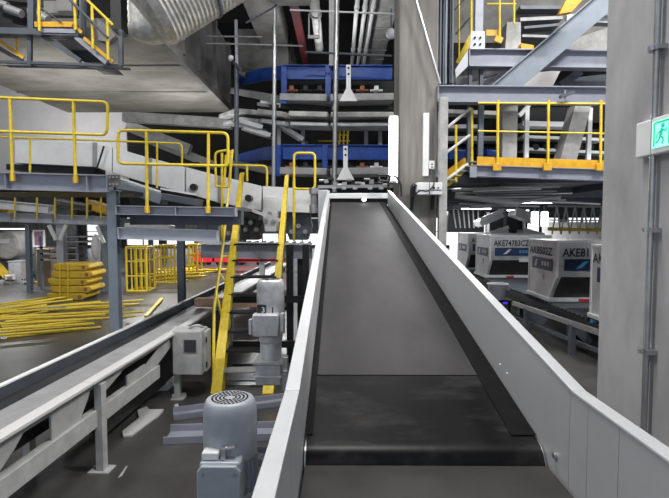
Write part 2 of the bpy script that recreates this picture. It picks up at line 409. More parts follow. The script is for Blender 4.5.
# guards: folded sheet, inner wall + top flange + outer skin
def rim_top(y): return ZL + .335 + max(0, .168*(y-1.81))
def guard(x_in, x_out, ys, topf, botf, name, lab=None):
    m = MB(); m.cur = 0
    for y0_, y1_ in zip(ys, ys[1:]):
        xa, xb = sorted((x_in, x_out))
        m.cur = 0
        m.hexa([(xa,y0_,botf(y0_)),(xb,y0_,botf(y0_)),(xb,y1_,botf(y1_)),(xa,y1_,botf(y1_)),(xa,y0_,topf(y0_)-.012),(xb,y0_,topf(y0_)-.012),(xb,y1_,topf(y1_)-.012),(xa,y1_,topf(y1_)-.012)])
    return m
for side, xi, xo in (('left', XL, XL-.045), ('right', XR, XR+.042)):
    secs = [[1.825,3.4],[3.404,5.2],[5.204,7.0],[7.004,8.7]]
    for ys in secs:
        g = obj('guard_panel', guard(xi, xo, ys, rim_top, lambda y: zb_(y)-.25, 'g'), 'guard_paint', cv)
    xa, xb = sorted((xi, xo))
    fl = MB()
    for y0_, y1_ in ((1.80,8.72),):
        fl.hexa([(xa-.004,y0_,rim_top(y0_)-.012),(xb+.004,y0_,rim_top(y0_)-.012),(xb+.004,y1_,rim_top(y1_)-.012),(xa-.004,y1_,rim_top(y1_)-.012),
                 (xa-.004,y0_,rim_top(y0_)),(xb+.004,y0_,rim_top(y0_)),(xb+.004,y1_,rim_top(y1_)),(xa-.004,y1_,rim_top(y1_))])
    obj('guard_rim', fl, 'guard_rim', cv, .003)
for (px, py) in ((500,365),(507,374)):
    d = ray(px,py); p = EYE + d*(XR/d.x)
    obj('sensor_eye', MB().cyl(p+V((-.004,0,0)), p+V((.01,0,0)), .009, 12), 'print_white', cv)
# frame below and legs
for x0,x1 in ((XL-.13,XL-.05),(XR+.055,XR+.13)):
    obj('side_beam', slab_strip(MB(), x0, x1, [2.1, YE], lambda y: inc(y)-.12, .16), 'ivory_paint', cv)
for yy in (3.6, 6.2, 8.7):
    for xx in (XL-.09, XR+.09):
        lg = obj('leg', MB().mm(xx-.05, xx+.05, yy-.05, yy+.05, .012, inc(yy)-.26), 'slate_steel', cv)
        obj('foot_plate', MB().mm(xx-.1, xx+.1, yy-.1, yy+.1, 0, .012), 'slate_steel', lg)
    obj('cross_member', MB().mm(XL-.06, XR+.06, yy-.03, yy+.03, .7, .8), 'slate_steel', cv)
# head end box
hz = inc(YE)
hd = MB(); hd.mm(XL-.16, XR+.1, YE+.07, YE+.14, hz+.07, hz+.17); obj('head_crossbar', hd, 'white_paint', cv, .01)
obj('head_backplate', MB().mm(XL-.12, XR+.06, YE+.15, YE+.18, hz-.25, hz+.06), 'black_steel', cv)
obj('head_guard', MB().mm(XL-.20, XL-.03, 8.72, 9.05, hz-.45, rim_top(8.9)-.02), 'guard_paint', cv, .01)
obj('head_shaft', MB().cyl((XL-.1,YE,hz-.06),(XR+.06,YE,hz-.06),.025,12), 'zinc', cv)
hx = MB()
for px in (334,344,355,370,381): 
    p = P(px,188,9.3); hx.box(p, (.08,.1,.05))
hx.mm(XL-.1, XR+.05, 9.26, 9.34, hz+.1, hz+.15)
obj('head_fittings', hx, 'zinc', cv)
sp = thing('spot_lamp', 'small glowing spot lamp at the top end of the belt conveyor', 'lamp', P(364,199,9.12))
p = P(364,200,9.04)
obj('lamp_body', MB().mm(p.x-.05,p.x+.05,9.03,9.16,p.z-.02,p.z+.05), 'grey_plate', sp, .006)
obj('lens', MB().cyl((p.x,9.01,p.z+.01),(p.x,9.03,p.z+.01),.035,16), 'lamp_white', sp)
# black hand hoop with hose
h = [P(378,177,9.0),P(379,175,9.0),P(389,175,9.0),P(390,178,9.0),P(389,181,9.0),P(380,181,9.0)]
hb = thing('black_handle_hoop', 'black rounded hoop handle standing at the conveyor top right corner', 'handle', P(388,192,9.0))
obj('hoop', MB().tube(arc_loop(h,.05,4,True), .02, 8, True), 'black_plastic', hb)
obj('stem', MB().cyl(P(388,181,9.0), P(389,192,9.0), .02, 10), 'black_plastic', hb)
solo('black_hose', MB().tube(arc_loop([P(389,176,9.05),P(396,176,9.05),P(401,184,9.05),P(401.5,197,9.05)],.15,6), .018, 8), 'black_plastic', 'black bent hose curving over the right guard beside the pillar', 'hose')

# the level conveyor in the foreground
lv = thing('level_belt_conveyor', 'short level belt conveyor with grey guards nearest the camera', 'conveyor', (.345, 1.2, 0))
obj('belt', slab_strip(MB(), XL+.012, XR-.012, [.45,1.985], lambda y: ZL-.04, .012), 'belt_low', lv)
obj('nose_roller', MB().cyl((XL+.006,1.94,ZL-.09),(XR-.006,1.94,ZL-.09),.03,16), 'black_steel', lv)
obj('bed_plate', MB().mm(XL+.005,XR-.005,.45,1.9,ZL-.13,ZL-.09), 'slate_steel', lv)
for xi, xo in ((XL, XL-.045), (XR, XR+.042)):
    xa, xb = sorted((xi,xo))
    obj('guard_panel', MB().mm(xa, xb, .45, 1.50, ZL-.3, ZL+.323), 'guard_paint', lv)
    obj('guard_panel', MB().mm(xa, xb, 1.503, 1.69, ZL-.3, ZL+.323), 'guard_paint', lv)
    obj('guard_panel', MB().mm(xa, xb, 1.693, 1.822, ZL-.3, ZL+.323), 'guard_paint', lv)
    obj('guard_rim', MB().mm(xa-.004, xb+.004, .45, 1.798, ZL+.323, ZL+.335), 'guard_rim', lv, .003)
for xx in (XL-.09, XR+.09):
    for yy in (.6,1.6):
        lg = obj('leg', MB().mm(xx-.04, xx+.04, yy-.04, yy+.04, .012, ZL-.2), 'slate_steel', lv)
        obj('foot_plate', MB().mm(xx-.08, xx+.08, yy-.08, yy+.08, 0, .012), 'slate_steel', lg)
obj('fixing_bolt', MB().cyl((XR-.012,1.93,ZL+.03),(XR,1.93,ZL+.03),.012,10), 'zinc', lv)

# ================================================================== MOTORS
def geared_motor(cx, cy, ztop, r, hc, m, label, lettering=False, gearbox=True):
    t = thing('geared_motor', label, 'motor', (cx, cy, ztop-hc-.55))
    z0 = ztop-hc
    cw = obj('fan_cowl', MB().lathe([(r*.93,z0),(r,z0+.004),(r,ztop-.07),(r*.985,ztop-.045),(r*.94,ztop-.02),(r*.87,ztop-.004),(r*.80,ztop),(.01,ztop)], (cx,cy,0), n=40), m, t)
    gr = MB()
    for rr_, n_ in ((.24,10),(.38,16),(.52,22),(.66,28)):
        for i in range(n_):
            a = 2*PI*(i+.5)/n_; b_ = a+2*PI/n_*.62; k_ = rr_*r
            gr.bar((cx+math.cos(a)*k_,cy+math.sin(a)*k_,ztop+.001),(cx+math.cos(b_)*k_,cy+math.sin(b_)*k_,ztop+.001), r*.065, .003)
    obj('grille_slot', gr, 'black_plastic', cw)
    obj('motor_body', MB().lathe([(r*.9,z0-.16),(r*.9,z0+.01)], (cx,cy,0), n=32), m, t)
    fins = MB()
    for i in range(28):
        a = 2*PI*i/28
        fins.box((cx+math.cos(a)*r*.92, cy+math.sin(a)*r*.92, z0-.08), (.03,.004,.14), a)
    obj('cooling_fin', fins, m, t)
    return t, z0
# near motor
c = P(230,400,2.30)
t, z0 = geared_motor(c.x, 2.30, c.z+.012, .124, .265, 'motor_grey', 'large grey electric motor with slotted fan cowl, nearest the camera')
bx0, bx1 = P(198,470,2.12).x, P(241,470,2.12).x; zt = P(220,463,2.12).z
tb = obj('terminal_box', MB().mm(bx0+.004, bx1-.004, 2.12, 2.28, zt-.26, zt), 'motor_grey', t, .012)
poly = [(bx0+.02,zt-.005),(bx1-.02,zt-.005),(bx1,zt-.03),(bx1,zt-.24),(bx0,zt-.24),(bx0,zt-.03)]
obj('box_lid', MB().prism([(x,2.095,z) for x,z in poly], (0,.024,0)), 'motor_grey', tb, .005)
for x in (bx0+.025,bx1-.025): obj('lid_screw', MB().cyl((x,2.088,zt-.04),(x,2.095,zt-.04),.007,8), 'zinc', tb)
cc = P(215,459,2.2)
obj('connector', MB().mm(cc.x-.045, cc.x+.03, 2.14, 2.2, zt, zt+.035), 'white_paint', tb, .006, label='white plug connector')
obj('connector_clamp', MB().mm(cc.x+.04, cc.x+.06, 2.14, 2.2, zt, zt+.05).cyl((cc.x+.06,2.17,zt+.04),(cc.x+.1,2.17,zt+.05),.012), 'zinc', tb)
obj('gear_case', MB().lathe([(.09,z0-.42),(.115,z0-.38),(.115,z0-.18),(.13,z0-.175),(.13,z0-.155)], (c.x,2.30,0), n=24), 'motor_grey', t)
obj('mounting_arm', MB().mm(c.x-.03, XL-.05, 2.27, 2.33, z0-.45, z0-.36), 'slate_steel', t)
# far motor
YM = 4.2
c = P(270.5,279,YM)
t, z0 = geared_motor(c.x, YM, c.z, .116, .31, 'aluminium_paint', 'slim silver geared motor standing beside the left guard, farther from the camera')
zq = lambda py: P(270,py,YM-.12).z
tb = obj('terminal_box', MB().mm(c.x-.125, c.x+.09, YM-.20, YM-.09, zq(335), zq(313)), 'aluminium_paint', t, .012)
obj('cable_gland', MB().mm(c.x-.155,c.x-.13,YM-.19,YM-.12,zq(333),zq(318)).mm(c.x+.10,c.x+.13,YM-.19,YM-.12,zq(330),zq(312)), 'aluminium_paint', tb, .004)
for a, b, s_ in ((337,345,.10),(345,363,.092)):
    obj('adapter_ring', MB().lathe([(s_*.9,zq(b)),(s_,zq(b)+.01),(s_,zq(a)-.01),(s_*.92,zq(a))], (c.x,YM,0), n=24), 'aluminium_paint', t)
gb = obj('gear_case', MB().mm(c.x-.12, c.x+.10, YM-.12, YM+.12, zq(386), zq(365)), 'aluminium_paint', t, .015)
obj('flange', MB().mm(c.x-.135, c.x+.115, YM-.135, YM+.135, zq(365), zq(363)+.01), 'aluminium_paint', gb, .003)
obj('flange', MB().mm(c.x-.125, c.x+.105, YM-.14, YM+.12, zq(378), zq(376)), 'aluminium_paint', gb, .003)
obj('torque_arm', MB().mm(c.x+.10, c.x+.15, YM-.1, YM-.02, zq(392), zq(358)), 'zinc', gb, .005)
for dx in (-.15,.12): obj('flange_bolt', MB().cyl((c.x+dx,YM-.1,zq(372)),(c.x+dx+.03,YM-.1,zq(372)),.012,8), 'zinc', gb)
obj('mounting_arm', MB().mm(c.x, XL-.05, YM-.03, YM+.03, zq(384), zq(378)), 'slate_steel', gb)
obj('name_patch', MB().mm(c.x-.095,c.x-.025,YM-.128,YM-.095,zq(313),zq(305)), 'print_black', t, label='black patch with white figure')
obj('lettering', text_mb('3', (c.x-.06,YM-.130,zq(312.3)), (1,0,0), (0,0,1), .045, 0), 'print_white', t)
obj('lettering', text_mb('1', (c.x+.015,YM-.128,zq(313)), (1,0,0), (0,0,1), .05, 0), 'print_black', t)

# ================================================================== LEFT LOW CONVEYOR
def LC(u, v, z):
    return V((-2.49+(u-3.7)*.038+v*.999, u-v*.038, z))
def lbar(mb, u0, u1, v0, v1, z0, z1):
    return mb.hexa([LC(u0,v0,z0),LC(u0,v1,z0),LC(u1,v1,z0),LC(u1,v0,z0),LC(u0,v0,z1),LC(u0,v1,z1),LC(u1,v1,z1),LC(u1,v0,z1)])
lc = thing('low_belt_conveyor', 'low white belt conveyor running along the floor on the left', 'conveyor', LC(6,-.45,0))
U0, U1 = 1.6, 20.0
m = MB(); us = [U0,4.9,5.6,8.2,11,14,17,U1]
for a, b in zip(us, us[1:]): lbar(m, a+.004, b-.004, -.12, 0, .965, 1.0)
obj('near_rail', m, 'worn_white', lc, .006, label='white painted rail with chipped edge')
obj('rail_skirt', lbar(MB(), U0, U1, -.11, -.09, .88, .965), 'ivory_paint', lc)
obj('cover_plate', lbar(MB(), U0, U1, -.46, -.14, .955, .965), 'grey_plate', lc)
obj('belt', lbar(MB(), U0, U1, -.84, -.46, .86, .87), 'belt_side', lc)
obj('belt_tray', lbar(MB(), U0, U1, -.86, -.26, .66, .855), 'black_steel', lc)
obj('black_bed', lbar(MB(), 5.7, 11, -.80, -.30, .12, .65), 'black_steel', lc)  # black box added to cover the bright floor under the tray
obj('far_guard', lbar(MB(), U0, U1, -.875, -.845, .75, .985), 'slate_steel', lc)
obj('far_rim', lbar(MB(), U0, U1, -.905, -.84, .985, 1.0), 'white_paint', lc)
obj('bottom_beam', lbar(MB(), U0, 6.7, -.14, -.05, .48, .655), 'ivory_paint', lc, .004)
obj('bottom_beam', lbar(MB(), U0, 12, -.82, -.74, .44, .62), 'slate_steel', lc)
for u in (5.1, 7.45, 10.5, 13.5):
    for v in (-.04, -.82):
        if u > 8 or u == 5.1 or v < -.5:
            lg = obj('leg', lbar(MB(), u-.05, u+.05, v-.04, v+.04, .012, .93 if v > -.5 else .8), 'ivory_paint', lc, .004)
            obj('foot_plate', lbar(MB(), u-.09, u+.09, v-.11, v+.11, 0, .012), 'ivory_paint', lg)
def gus(poly, v=-.10, th=.02):
    return MB().prism([LC(u, v, z) for u, z in poly], V((.999,-.038,0))*th)
for poly in ([(3.1,.93),(4.02,.93),(3.85,.80),(3.4,.55),(3.1,.45)],
             [(4.33,.93),(5.0,.93),(4.95,.83),(4.75,.62),(4.60,.50),(4.33,.50)],
             [(5.14,.93),(5.80,.93),(5.62,.86),(5.3,.78),(5.14,.70)],
             [(5.8,.56),(5.8,.78),(6.3,.78),(6.3,.56)],
             [(7.4,.93),(8.6,.93),(8.4,.85),(7.6,.62)]):
    obj('gusset_plate', gus(poly), 'ivory_paint', lc)
obj('diagonal_strut', MB().bar(LC(6.15,-.10,.60), LC(7.5,-.10,.95), .05, .15), 'ivory_paint', lc)

# control cabinet hung on it
cbx = thing('control_cabinet', 'cream control cabinet with small dark window hung under the low conveyor', 'cabinet', P(186,376,7.2))
A = P(172,331,7.15); B = P(202,375,7.15)
bd = obj('body', MB().mm(A.x, B.x, 7.15, 7.5, B.z, A.z), 'ivory_paint', cbx, .008)
dr = obj('door', MB().mm(A.x+.012, B.x-.01, 7.13, 7.15, B.z+.012, A.z-.012), 'ivory_paint', cbx, .004)
a = P(184,340,7.12); b = P(196,352,7.12)
obj('window_frame', MB().mm(a.x-.012,b.x+.012,7.122,7.131,b.z-.012,a.z+.012), 'grey_plate', dr)
obj('window_pane', MB().mm(a.x,b.x,7.118,7.123,b.z,a.z), 'glass_dark', dr)
obj('side_panel', MB().mm(B.x, B.x+.05, 7.22, 7.48, B.z+.03, A.z-.03), 'ivory_paint', cbx, .006)
for zz_ in (A.z-.18,B.z+.1): obj('side_hinge', MB().mm(B.x+.05,B.x+.065,7.19,7.22,zz_,zz_+.08), 'black_plastic', cbx)
obj('leg', MB().mm(A.x, A.x+.08, 7.2, 7.28, .01, B.z), 'ivory_paint', cbx)
obj('foot_plate', MB().mm(A.x-.04, A.x+.14, 7.15, 7.33, 0, .01), 'ivory_paint', cbx)
ck = MB(); ck.tube(arc_loop([P(188,330,7.3),P(192,326,7.3),P(200,325,7.35),P(206,330,7.4)],.1,4), .02, 8)
solo('cable_bundle', ck, 'grey_plate', 'grey cable bundle lying on top of the cream control cabinet', 'cable')

# plank laid across
a = P(196,302,9.4); b = P(292,303,9.4)
solo('wooden_plank', MB().mm(a.x, b.x, 9.28, 9.5, 1.003, 1.16), 'wood', 'brown wooden plank lying across the low conveyor behind the yellow stairs', 'plank', bevel=.008)
tr = thing('trestle', 'dark steel trestle holding the right end of the wooden plank', 'trestle', (b.x-.1, 9.39, 0))
obj('top_bar', MB().mm(b.x-.3,b.x+.02,9.3,9.48,.93,1.0), 'black_steel', tr)
for dx in (-.28,-.02):
    obj('leg', MB().mm(b.x+dx-.03,b.x+dx+.03,9.35,9.43,0,.93), 'black_steel', tr)

# ================================================================== RAILINGS AND STEEL FRAMES
def rail_run(name, label, pts_loop, posts, r, m='yellow', extra=(), cat='railing', loc=None, feet=None, group=None):
    allp = [V(p) for p in pts_loop] + [V(q) for a in posts for q in a]
    zc = min(p.z for p in allp)
    L = loc or V((sum(p.x for p in allp)/len(allp), sum(p.y for p in allp)/len(allp), zc))
    t = thing(name, label, cat, L, 0, group)
    obj('handrail', MB().tube(arc_loop(pts_loop, .09, 5), r, 10), m, t)
    for e in extra: obj('mid_rail', MB().tube(e, r*.85, 8), m, t)
    for a, b in posts:
        po = obj('post', MB().cyl(a, b, r*1.08, 10), m, t)
        if feet: obj('post_foot', MB().box(V(b)+V((0,.01,.05)), (r*3.0,.04,feet)), 'yellow_deep', po)
    return t
Y1 = 7.15
rail_run('railing', 'yellow railing on the left platform, nearest the left edge', [P(-40,96,Y1),P(108,102,Y1),P(107,135,Y1),P(-40,130,Y1)], [(P(10,97,Y1),P(12.5,181,Y1)),(P(73.5,100,Y1),P(75.5,183,Y1))], .021, feet=.10)
rail_run('railing', 'yellow railing with a closed loop end over the middle left platform', [P(228,157,Y1),P(228,133,Y1),P(118,130,Y1),P(118,163.5,Y1),P(228,166,Y1),P(228,157,Y1)], [(P(146.5,131,Y1),P(147,213,Y1)),(P(208.5,133,Y1),P(208,213,Y1))], .021, feet=.10)
rail_run('railing', 'far yellow handrail behind the left platform, ending in a loop', [P(-30,136,9.2),P(60,139,9.2),P(182,143.5,9.2),P(182,164,9.2)], [(P(157,143,9.2),P(157,188,9.2)),(P(30,138,9.2),P(30,172,9.2))], .018, m='yellow')
def hbeam(label, a, b, h, w, m, name='steel_beam', ends=True, cat='beam', stiff=()):
    d = (b-a)
    t = thing(name, label, cat, (a+b)/2 - V((0,0,h/2)))
    obj('web_and_flanges', MB().ibeam(a, b, w, h), m, t)
    for s in stiff:
        p = a + d*s; obj('stiffener', MB().box(p, (.012, w*.92, h*.86)), m, t)
    if ends:
        for p in (a, b): obj('end_plate', MB().box(p, (.015, w, h)), m, t)
    return t
Ya = 7.25
def pb(px, py, Y): return P(px, py, Y)
hbeam('grey steel beam under the nearest left railing', pb(-45,180,Ya), pb(110,184,Ya), S(17,Ya), .2, 'lavender_steel', stiff=(.35,.87))
hbeam('grey platform beam below the middle left railing', pb(118,210,Ya), pb(236,212,Ya), S(9,Ya), .16, 'lavender_steel', stiff=(.5,))
hbeam('pale cross beam bolted between the grey column and the dark column', pb(120,233,Ya+.1), pb(218,236,Ya+.1), S(12,Ya), .14, 'pale_steel')
dk1 = MB().mm(-6.2, P(112,180,Ya).x, Ya+.12, 9.0, P(60,190,Ya).z-.02, P(60,190,Ya).z+.03)
solo('deck_plate', dk1, 'black_steel', 'dark deck of the left platform behind its grey beam', 'deck')
a = P(118,206,Ya); b = P(236,207,Ya)
solo('deck_plate', MB().mm(a.x, b.x, Ya+.1, 8.6, a.z-.06, a.z-.01).mm(a.x, b.x, Ya+.4, Ya+.6, P(150,225,Ya).z, a.z-.06), 'slate_steel', 'dark deck of the middle left platform above the pale cross beam', 'deck')
def column(label, px, ytop, Y, w, m, yb=None, name='steel_column', plate=True):
    a = P(px, ytop, Y); t = thing(name, label, 'column', (a.x, Y, 0))
    obj('shaft', MB().ibeam((a.x,Y,.015),(a.x,Y,a.z), w, w, .012, V((0,1,0))), m, t)
    obj('base_plate', MB().mm(a.x-w*.9,a.x+w*.9,Y-w*.9,Y+w*.9,0,.015), m, t)
    obj('cap_plate', MB().box((a.x,Y,a.z-.01),(w*1.3,w*1.3,.02)), m, t)
    return t
c1 = column('blue-grey steel column in front of the yellow bundle', 113, 190, 7.35, .135, 'bluegrey_steel')
a = P(115,181,7.2)
sp1 = thing('splice_plate', 'rust-marked bolted splice plate at the top of the blue-grey column', 'bracket', a-V((0,0,.08)))
obj('plate', MB().box(a+V((0,-.02,0)), (.16,.04,.17)), 'junk', sp1)
for dx in (-.05,.0,.05):
    for dz in (-.05,.05): obj('bolt', MB().cyl(a+V((dx,-.06,dz)), a+V((dx,-.04,dz)), .012, 6), 'zinc', sp1)
column('dark steel column standing behind the low conveyor, right of the blue-grey one', 180.5, 214, 10.5, .14, 'slate_steel')
# tilted grey machine bodies between the beams
for (p0, p1, hh_, m, lb) in (((122,186),(165,200),14,'bluegrey_steel','grey boxed conveyor section sloping down right of the blue-grey column'), ((165,197),(200,203),10,'slate_steel','dark conveyor section lying beyond the grey boxed one')):
    a = P(*p0,8.6); b = P(*p1,8.6)
    t = thing('conveyor_section', lb, 'conveyor', (a+b)/2-V((0,0,.12)))
    obj('side_plate', MB().bar(a, b, .4, S(hh_*.7,8.6)), m, t, .01)
    obj('top_rail', MB().bar(a+V((0,-.2,.13)), b+V((0,-.2,.13)), .03, .03), 'white_paint', t)

# second tier, further back on the left
Yb = 18.5
hbeam('pale long beam of the far left platform', pb(-30,216,Yb), pb(110,221,Yb), S(9,Yb), .3, 'pale_steel', stiff=(.3,.6))
rail_posts = (15,37,55,72,87,101)
t = thing('railing', 'far left yellow railing seen under the near platform', 'railing', P(60,219,Yb-.3))
for px in rail_posts: obj('post', MB().cyl(P(px,188,Yb-.2), P(px,219,Yb-.2), .035, 8), 'yellow', t)
obj('handrail', MB().cyl(P(-20,188,Yb-.2), P(110,191,Yb-.2), .035, 8), 'yellow', t)
for px, w, lb in ((28,.17,'dark column under the far left platform, left of the framed poster'),(61,.26,'thick pale column rising behind the ochre stack'),(105,.2,'dark column half hidden behind the blue-grey column')):
    column(lb, px, 224, Yb+.1, w, 'bluegrey_steel' if px != 61 else 'pale_steel')
for (a, b) in (((49,225),(56,240)),((66,225),(60,240)),((97,226),(104,243))):
    solo('knee_brace', MB().bar(P(*a,Yb-.15), P(*b,Yb-.15), .08, .12), 'white_paint', {49:'white knee brace left of the thick pale column',66:'white knee brace right of the thick pale column',97:'white knee brace at the dark column behind the blue-grey column'}[a[0]], 'brace')
for i, (x0,y0,x1,y1,m,lb) in enumerate(((-10,199,52,214,'white_paint','white sloping conveyor side on the far left platform'),(58,199,92,212,'junk','dark machine mass on the far left platform'),(90,199,110,216,'yellow_deep','orange-yellow machine cover on the far left platform'),(-12,203,12,212,'yellow_deep','orange-yellow guard at the left edge of the far platform'))):
    a = P(x0,(y0+y1)/2-3,Yb+.4+i*.2); b = P(x1,(y0+y1)/2+3,Yb+.4+i*.2)
    t = thing('machine_cover', lb, 'machine', (a+b)/2-V((0,0,.2)))
    obj('panel', MB().bar(a,b,.5,S((y1-y0)*.6,Yb)), m, t, .02)
    obj('ridge', MB().bar(a+V((0,-.26,S((y1-y0)*.2,Yb))), b+V((0,-.26,S((y1-y0)*.2,Yb))), .03,.05), 'grey_plate', t)

# white sloping transfer conveyor behind the railings
top = [(14,140),(95,142.5),(112,147),(150,158),(185,167),(220,176),(262,186),(312,189)]
bot = [(14,163),(95,167),(112,173),(150,184),(185,193),(220,203),(262,211),(312,213)]
Yt = [10.2,10.2,10.2,10.2,10.3,10.4,10.5,10.5]
wc = thing('white_transfer_conveyor', 'white sided transfer conveyor sloping down behind the yellow railings', 'conveyor', P(160,190,10.3))
for i in range(len(top)-1):
    a, b = P(*top[i],Yt[i]), P(*top[i+1],Yt[i+1]); c_, d = P(*bot[i+1],Yt[i+1]), P(*bot[i],Yt[i])
    e = V((.012,0,0)); obj('side_panel', MB().prism([a+e,b-e,c_-e,d+e], (0,.5,0)), 'white_paint', wc, .01)
    if i in (0,2,4): obj('seam_cover', MB().bar(b+V((0,-.012,0)), c_+V((0,-.012,0)), .09, .01, up=V((0,1,0))), 'grey_plate', wc)
for px, py in ((248,198),(193,187)):
    p = P(px,py,10.2); obj('bearing', MB().cyl(p, p+V((0,.22,0)), .07, 14), 'black_plastic', wc)
obj('end_plate', MB().bar(P(104,146,10.1), P(97,168,10.1), .02,.03), 'black_steel', wc)
obj('under_frame', MB().bar(P(14,168,10.6), P(100,172,10.6), .5,.12).bar(P(110,178,10.7), P(260,218,10.7), .4,.10), 'black_steel', wc)
# belt line under it and long pale rail
a, b = P(200,243,9.6), P(312,244,9.6)
rt = thing('roller_track', 'pale edged roller track running right towards the belt conveyor', 'conveyor', (a+b)/2-V((0,0,.2)))
obj('top_edge', MB().bar(a,b,.12,.04), 'white_paint', rt)
obj('side_beam', MB().bar(a+V((0,.08,-.16)), b+V((0,.08,-.16)), .06,.26), 'lavender_steel', rt)
for i in range(14):
    p = a.lerp(b, (i+.5)/14); obj('roller', MB().cyl(p+V((0,.1,0)), p+V((0,.7,0)), .03, 8), 'zinc', rt)
for px in (262, 300):
    p = P(px,255,9.8); obj('leg', MB().mm(p.x-.05,p.x+.05,9.75,9.85,0,p.z+.1), 'white_paint' if px==262 else 'black_steel', rt)
# conveyor on the track with clutter
random.seed(7)
for (x0,x1,y0,y1,Yy,m,lb) in ((206,236,215,241,10.6,'slate_steel','dark gearbox behind the left stair stringer'),(262,278,196,232,10.4,'white_paint','white hopper pillar between the two stair stringers'),(285,312,212,240,10.8,'slate_steel','dark machine frame left of the belt conveyor head'),(240,262,205,240,11,'junk','dark roller unit behind the stairs')):
    a = P(x0,y0,Yy); b = P(x1,y1,Yy); t = thing('machine_unit', lb, 'machine', ((a.x+b.x)/2, Yy+.2, b.z))
    w = b.x-a.x; h_ = a.z-b.z
    obj('housing', MB().prism([(a.x+w*.15,Yy,b.z),(b.x-w*.15,Yy,b.z),(b.x,Yy,b.z+h_*.5),(b.x-w*.1,Yy,a.z),(a.x+w*.1,Yy,a.z),(a.x,Yy,b.z+h_*.5)], (0,.4,0)), m, t, .02)
    for j in range(3): obj('shaft_end', MB().cyl((a.x+w*(.25+.25*j),Yy-.06,b.z+h_*(.3+.2*(j%2))),(a.x+w*(.25+.25*j),Yy,b.z+h_*(.3+.2*(j%2))),.05,10), 'zinc', t)
a, b = P(248,209,9.9), P(285,222,9.9)
solo('chute_rail', MB().bar(a,b,.08,.06), 'guard_rim', 'bright short rail slanting down behind the stairs', 'rail')
# valve / actuator left of the head
p = P(315,190,9.0)
ac = thing('actuator', 'grey cylindrical actuator left of the belt conveyor head', 'actuator', P(314,214,9.0))
for (y0,y1,r,m) in ((188,194,.09,'zinc'),(194,205,.06,'grey_plate'),(205,213,.085,'zinc')):
    a = P(314,y0,9.0); b = P(314,y1,9.0); obj('segment', MB().cyl((a.x,9.0,b.z),(a.x,9.0,a.z),r,14), m, ac)

# ---------------- yellow stairs
st = thing('stairs', 'steep yellow steel stairs rising to the platform, left of the belt conveyor', 'stairs', (P(242,390,7.6).x, 7.6, 0))
SB = [G(218,391), G(269,391)]
for i, (bp, tp) in enumerate(((SB[0], P(242,172,9.9)), (SB[1], P(287,174,9.9)))):
    d = (tp-bp).normalized(); n_ = d.cross(V((1,0,0))).normalized()
    hw = .125
    sm_ = MB(); w0, w1 = .085, .035
    sm_.hexa([bp+V((-w0,.10,0)),bp+V((w0,.10,0)),bp+V((w0,-.14,0)),bp+V((-w0,-.14,0)),tp+V((-w1,.08,.0)),tp+V((w1,.08,.0)),tp+V((w1,-.08,-.04)),tp+V((-w1,-.08,-.04))])
    obj('stringer', sm_, 'yellow', st, .006)
N = 13
L0, L1 = SB[0], P(242,172,9.9); R0, R1 = SB[1], P(287,174,9.9)
for i in range(1, 9):
    t_ = i/N; a = L0.lerp(L1,t_); b = R0.lerp(R1,t_)
    obj('tread', MB().mm(a.x+.02, b.x-.02, a.y-.11, a.y+.13, a.z-.02, a.z+.01), 'grey_plate' if i == 1 else 'black_steel', st, .003)
hr = [G(213.5,392), P(214,308,8.2), P(223,245,8.9), P(232.5,150,9.6)]
obj('handrail', MB().tube(arc_loop(hr,.1,4), .026, 8), 'yellow', st)
for t_ in (.25,.55,.8):
    a = hr[1].lerp(hr[2],t_); b = L0.lerp(L1, .08+.80*t_*.75); obj('handrail_post', MB().cyl(a, b, .018, 8), 'yellow', st)
for s_ in (0,1): obj('foot_plate', MB().box(SB[s_]+V((0,0,.006)), (.16,.3,.012)), 'yellow_deep', st)
rail_run('safety_gate', 'small yellow gate loop above the left stair stringer', [P(221,186,9.3),P(216,187,9.3),P(215,152,9.3),P(228,150,9.3),P(231,152,9.3),P(230,187,9.3),P(221,187,9.3)], [(P(222,153,9.3),P(222,240,9.3)),(P(226,155,9.3),P(224,187,9.3))], .022, cat='gate')
rail_run('safety_gate', 'tall yellow loop gate left of the belt conveyor head', [P(300,189,9.5),P(315,189,9.5),P(315,153,9.5),P(294,153,9.5),P(294,189,9.5),P(304,189,9.5)], [(P(294,180,9.5),P(294,241,9.5))], .024, cat='gate')
rail_run('railing', 'short yellow railing in front of the blue conveyors', [P(231,165,9.7),P(267,166,9.7),P(267,186,9.7)], [(P(247,166,9.7),P(247,181,9.7))], .022)

# ---------------- upper left stair platform
Yu = 8.0
up = thing('upper_platform', 'dark grey hung platform with steps at the top left corner', 'platform', P(50,66,Yu))
fr = MB(); fr.bar(P(-20,32,Yu),P(84,35,Yu),.2,S(6,Yu)); obj('frame_beam', fr, 'slate_steel', up)
obj('lower_angle', MB().bar(P(-20,61,Yu),P(122,66,Yu),.05,S(2.5,Yu)), 'slate_steel', up)
obj('lower_angle', MB().bar(P(8,66,Yu+.1),P(130,69,Yu+.1),.05,S(2,Yu)), 'slate_steel', up)
for px in (30, 121): obj('hanger', MB().bar(P(px,30,Yu),P(px,66,Yu),.06,.06), 'slate_steel', up)
obj('hanger', MB().bar(P(83,-8,Yu),P(83,36,Yu),.08,.08), 'slate_steel', up)
obj('hanger', MB().bar(P(32,-8,Yu),P(32,30,Yu),.09,.09), 'slate_steel', up)
obj('stair_soffit', MB().prism([P(54,38,Yu+.3),P(78,38,Yu+.3),P(106,63,Yu+.3),P(84,62,Yu+.3)], (0,.7,0)), 'black_steel', up)
obj('stair_stringer', MB().bar(P(43,36,Yu),P(81,61,Yu),.05,S(4,Yu)), 'slate_steel', up)
obj('stair_stringer', MB().bar(P(76,37,Yu-.05),P(107,63,Yu-.05),.05,S(4.5,Yu)), 'lavender_steel', up)
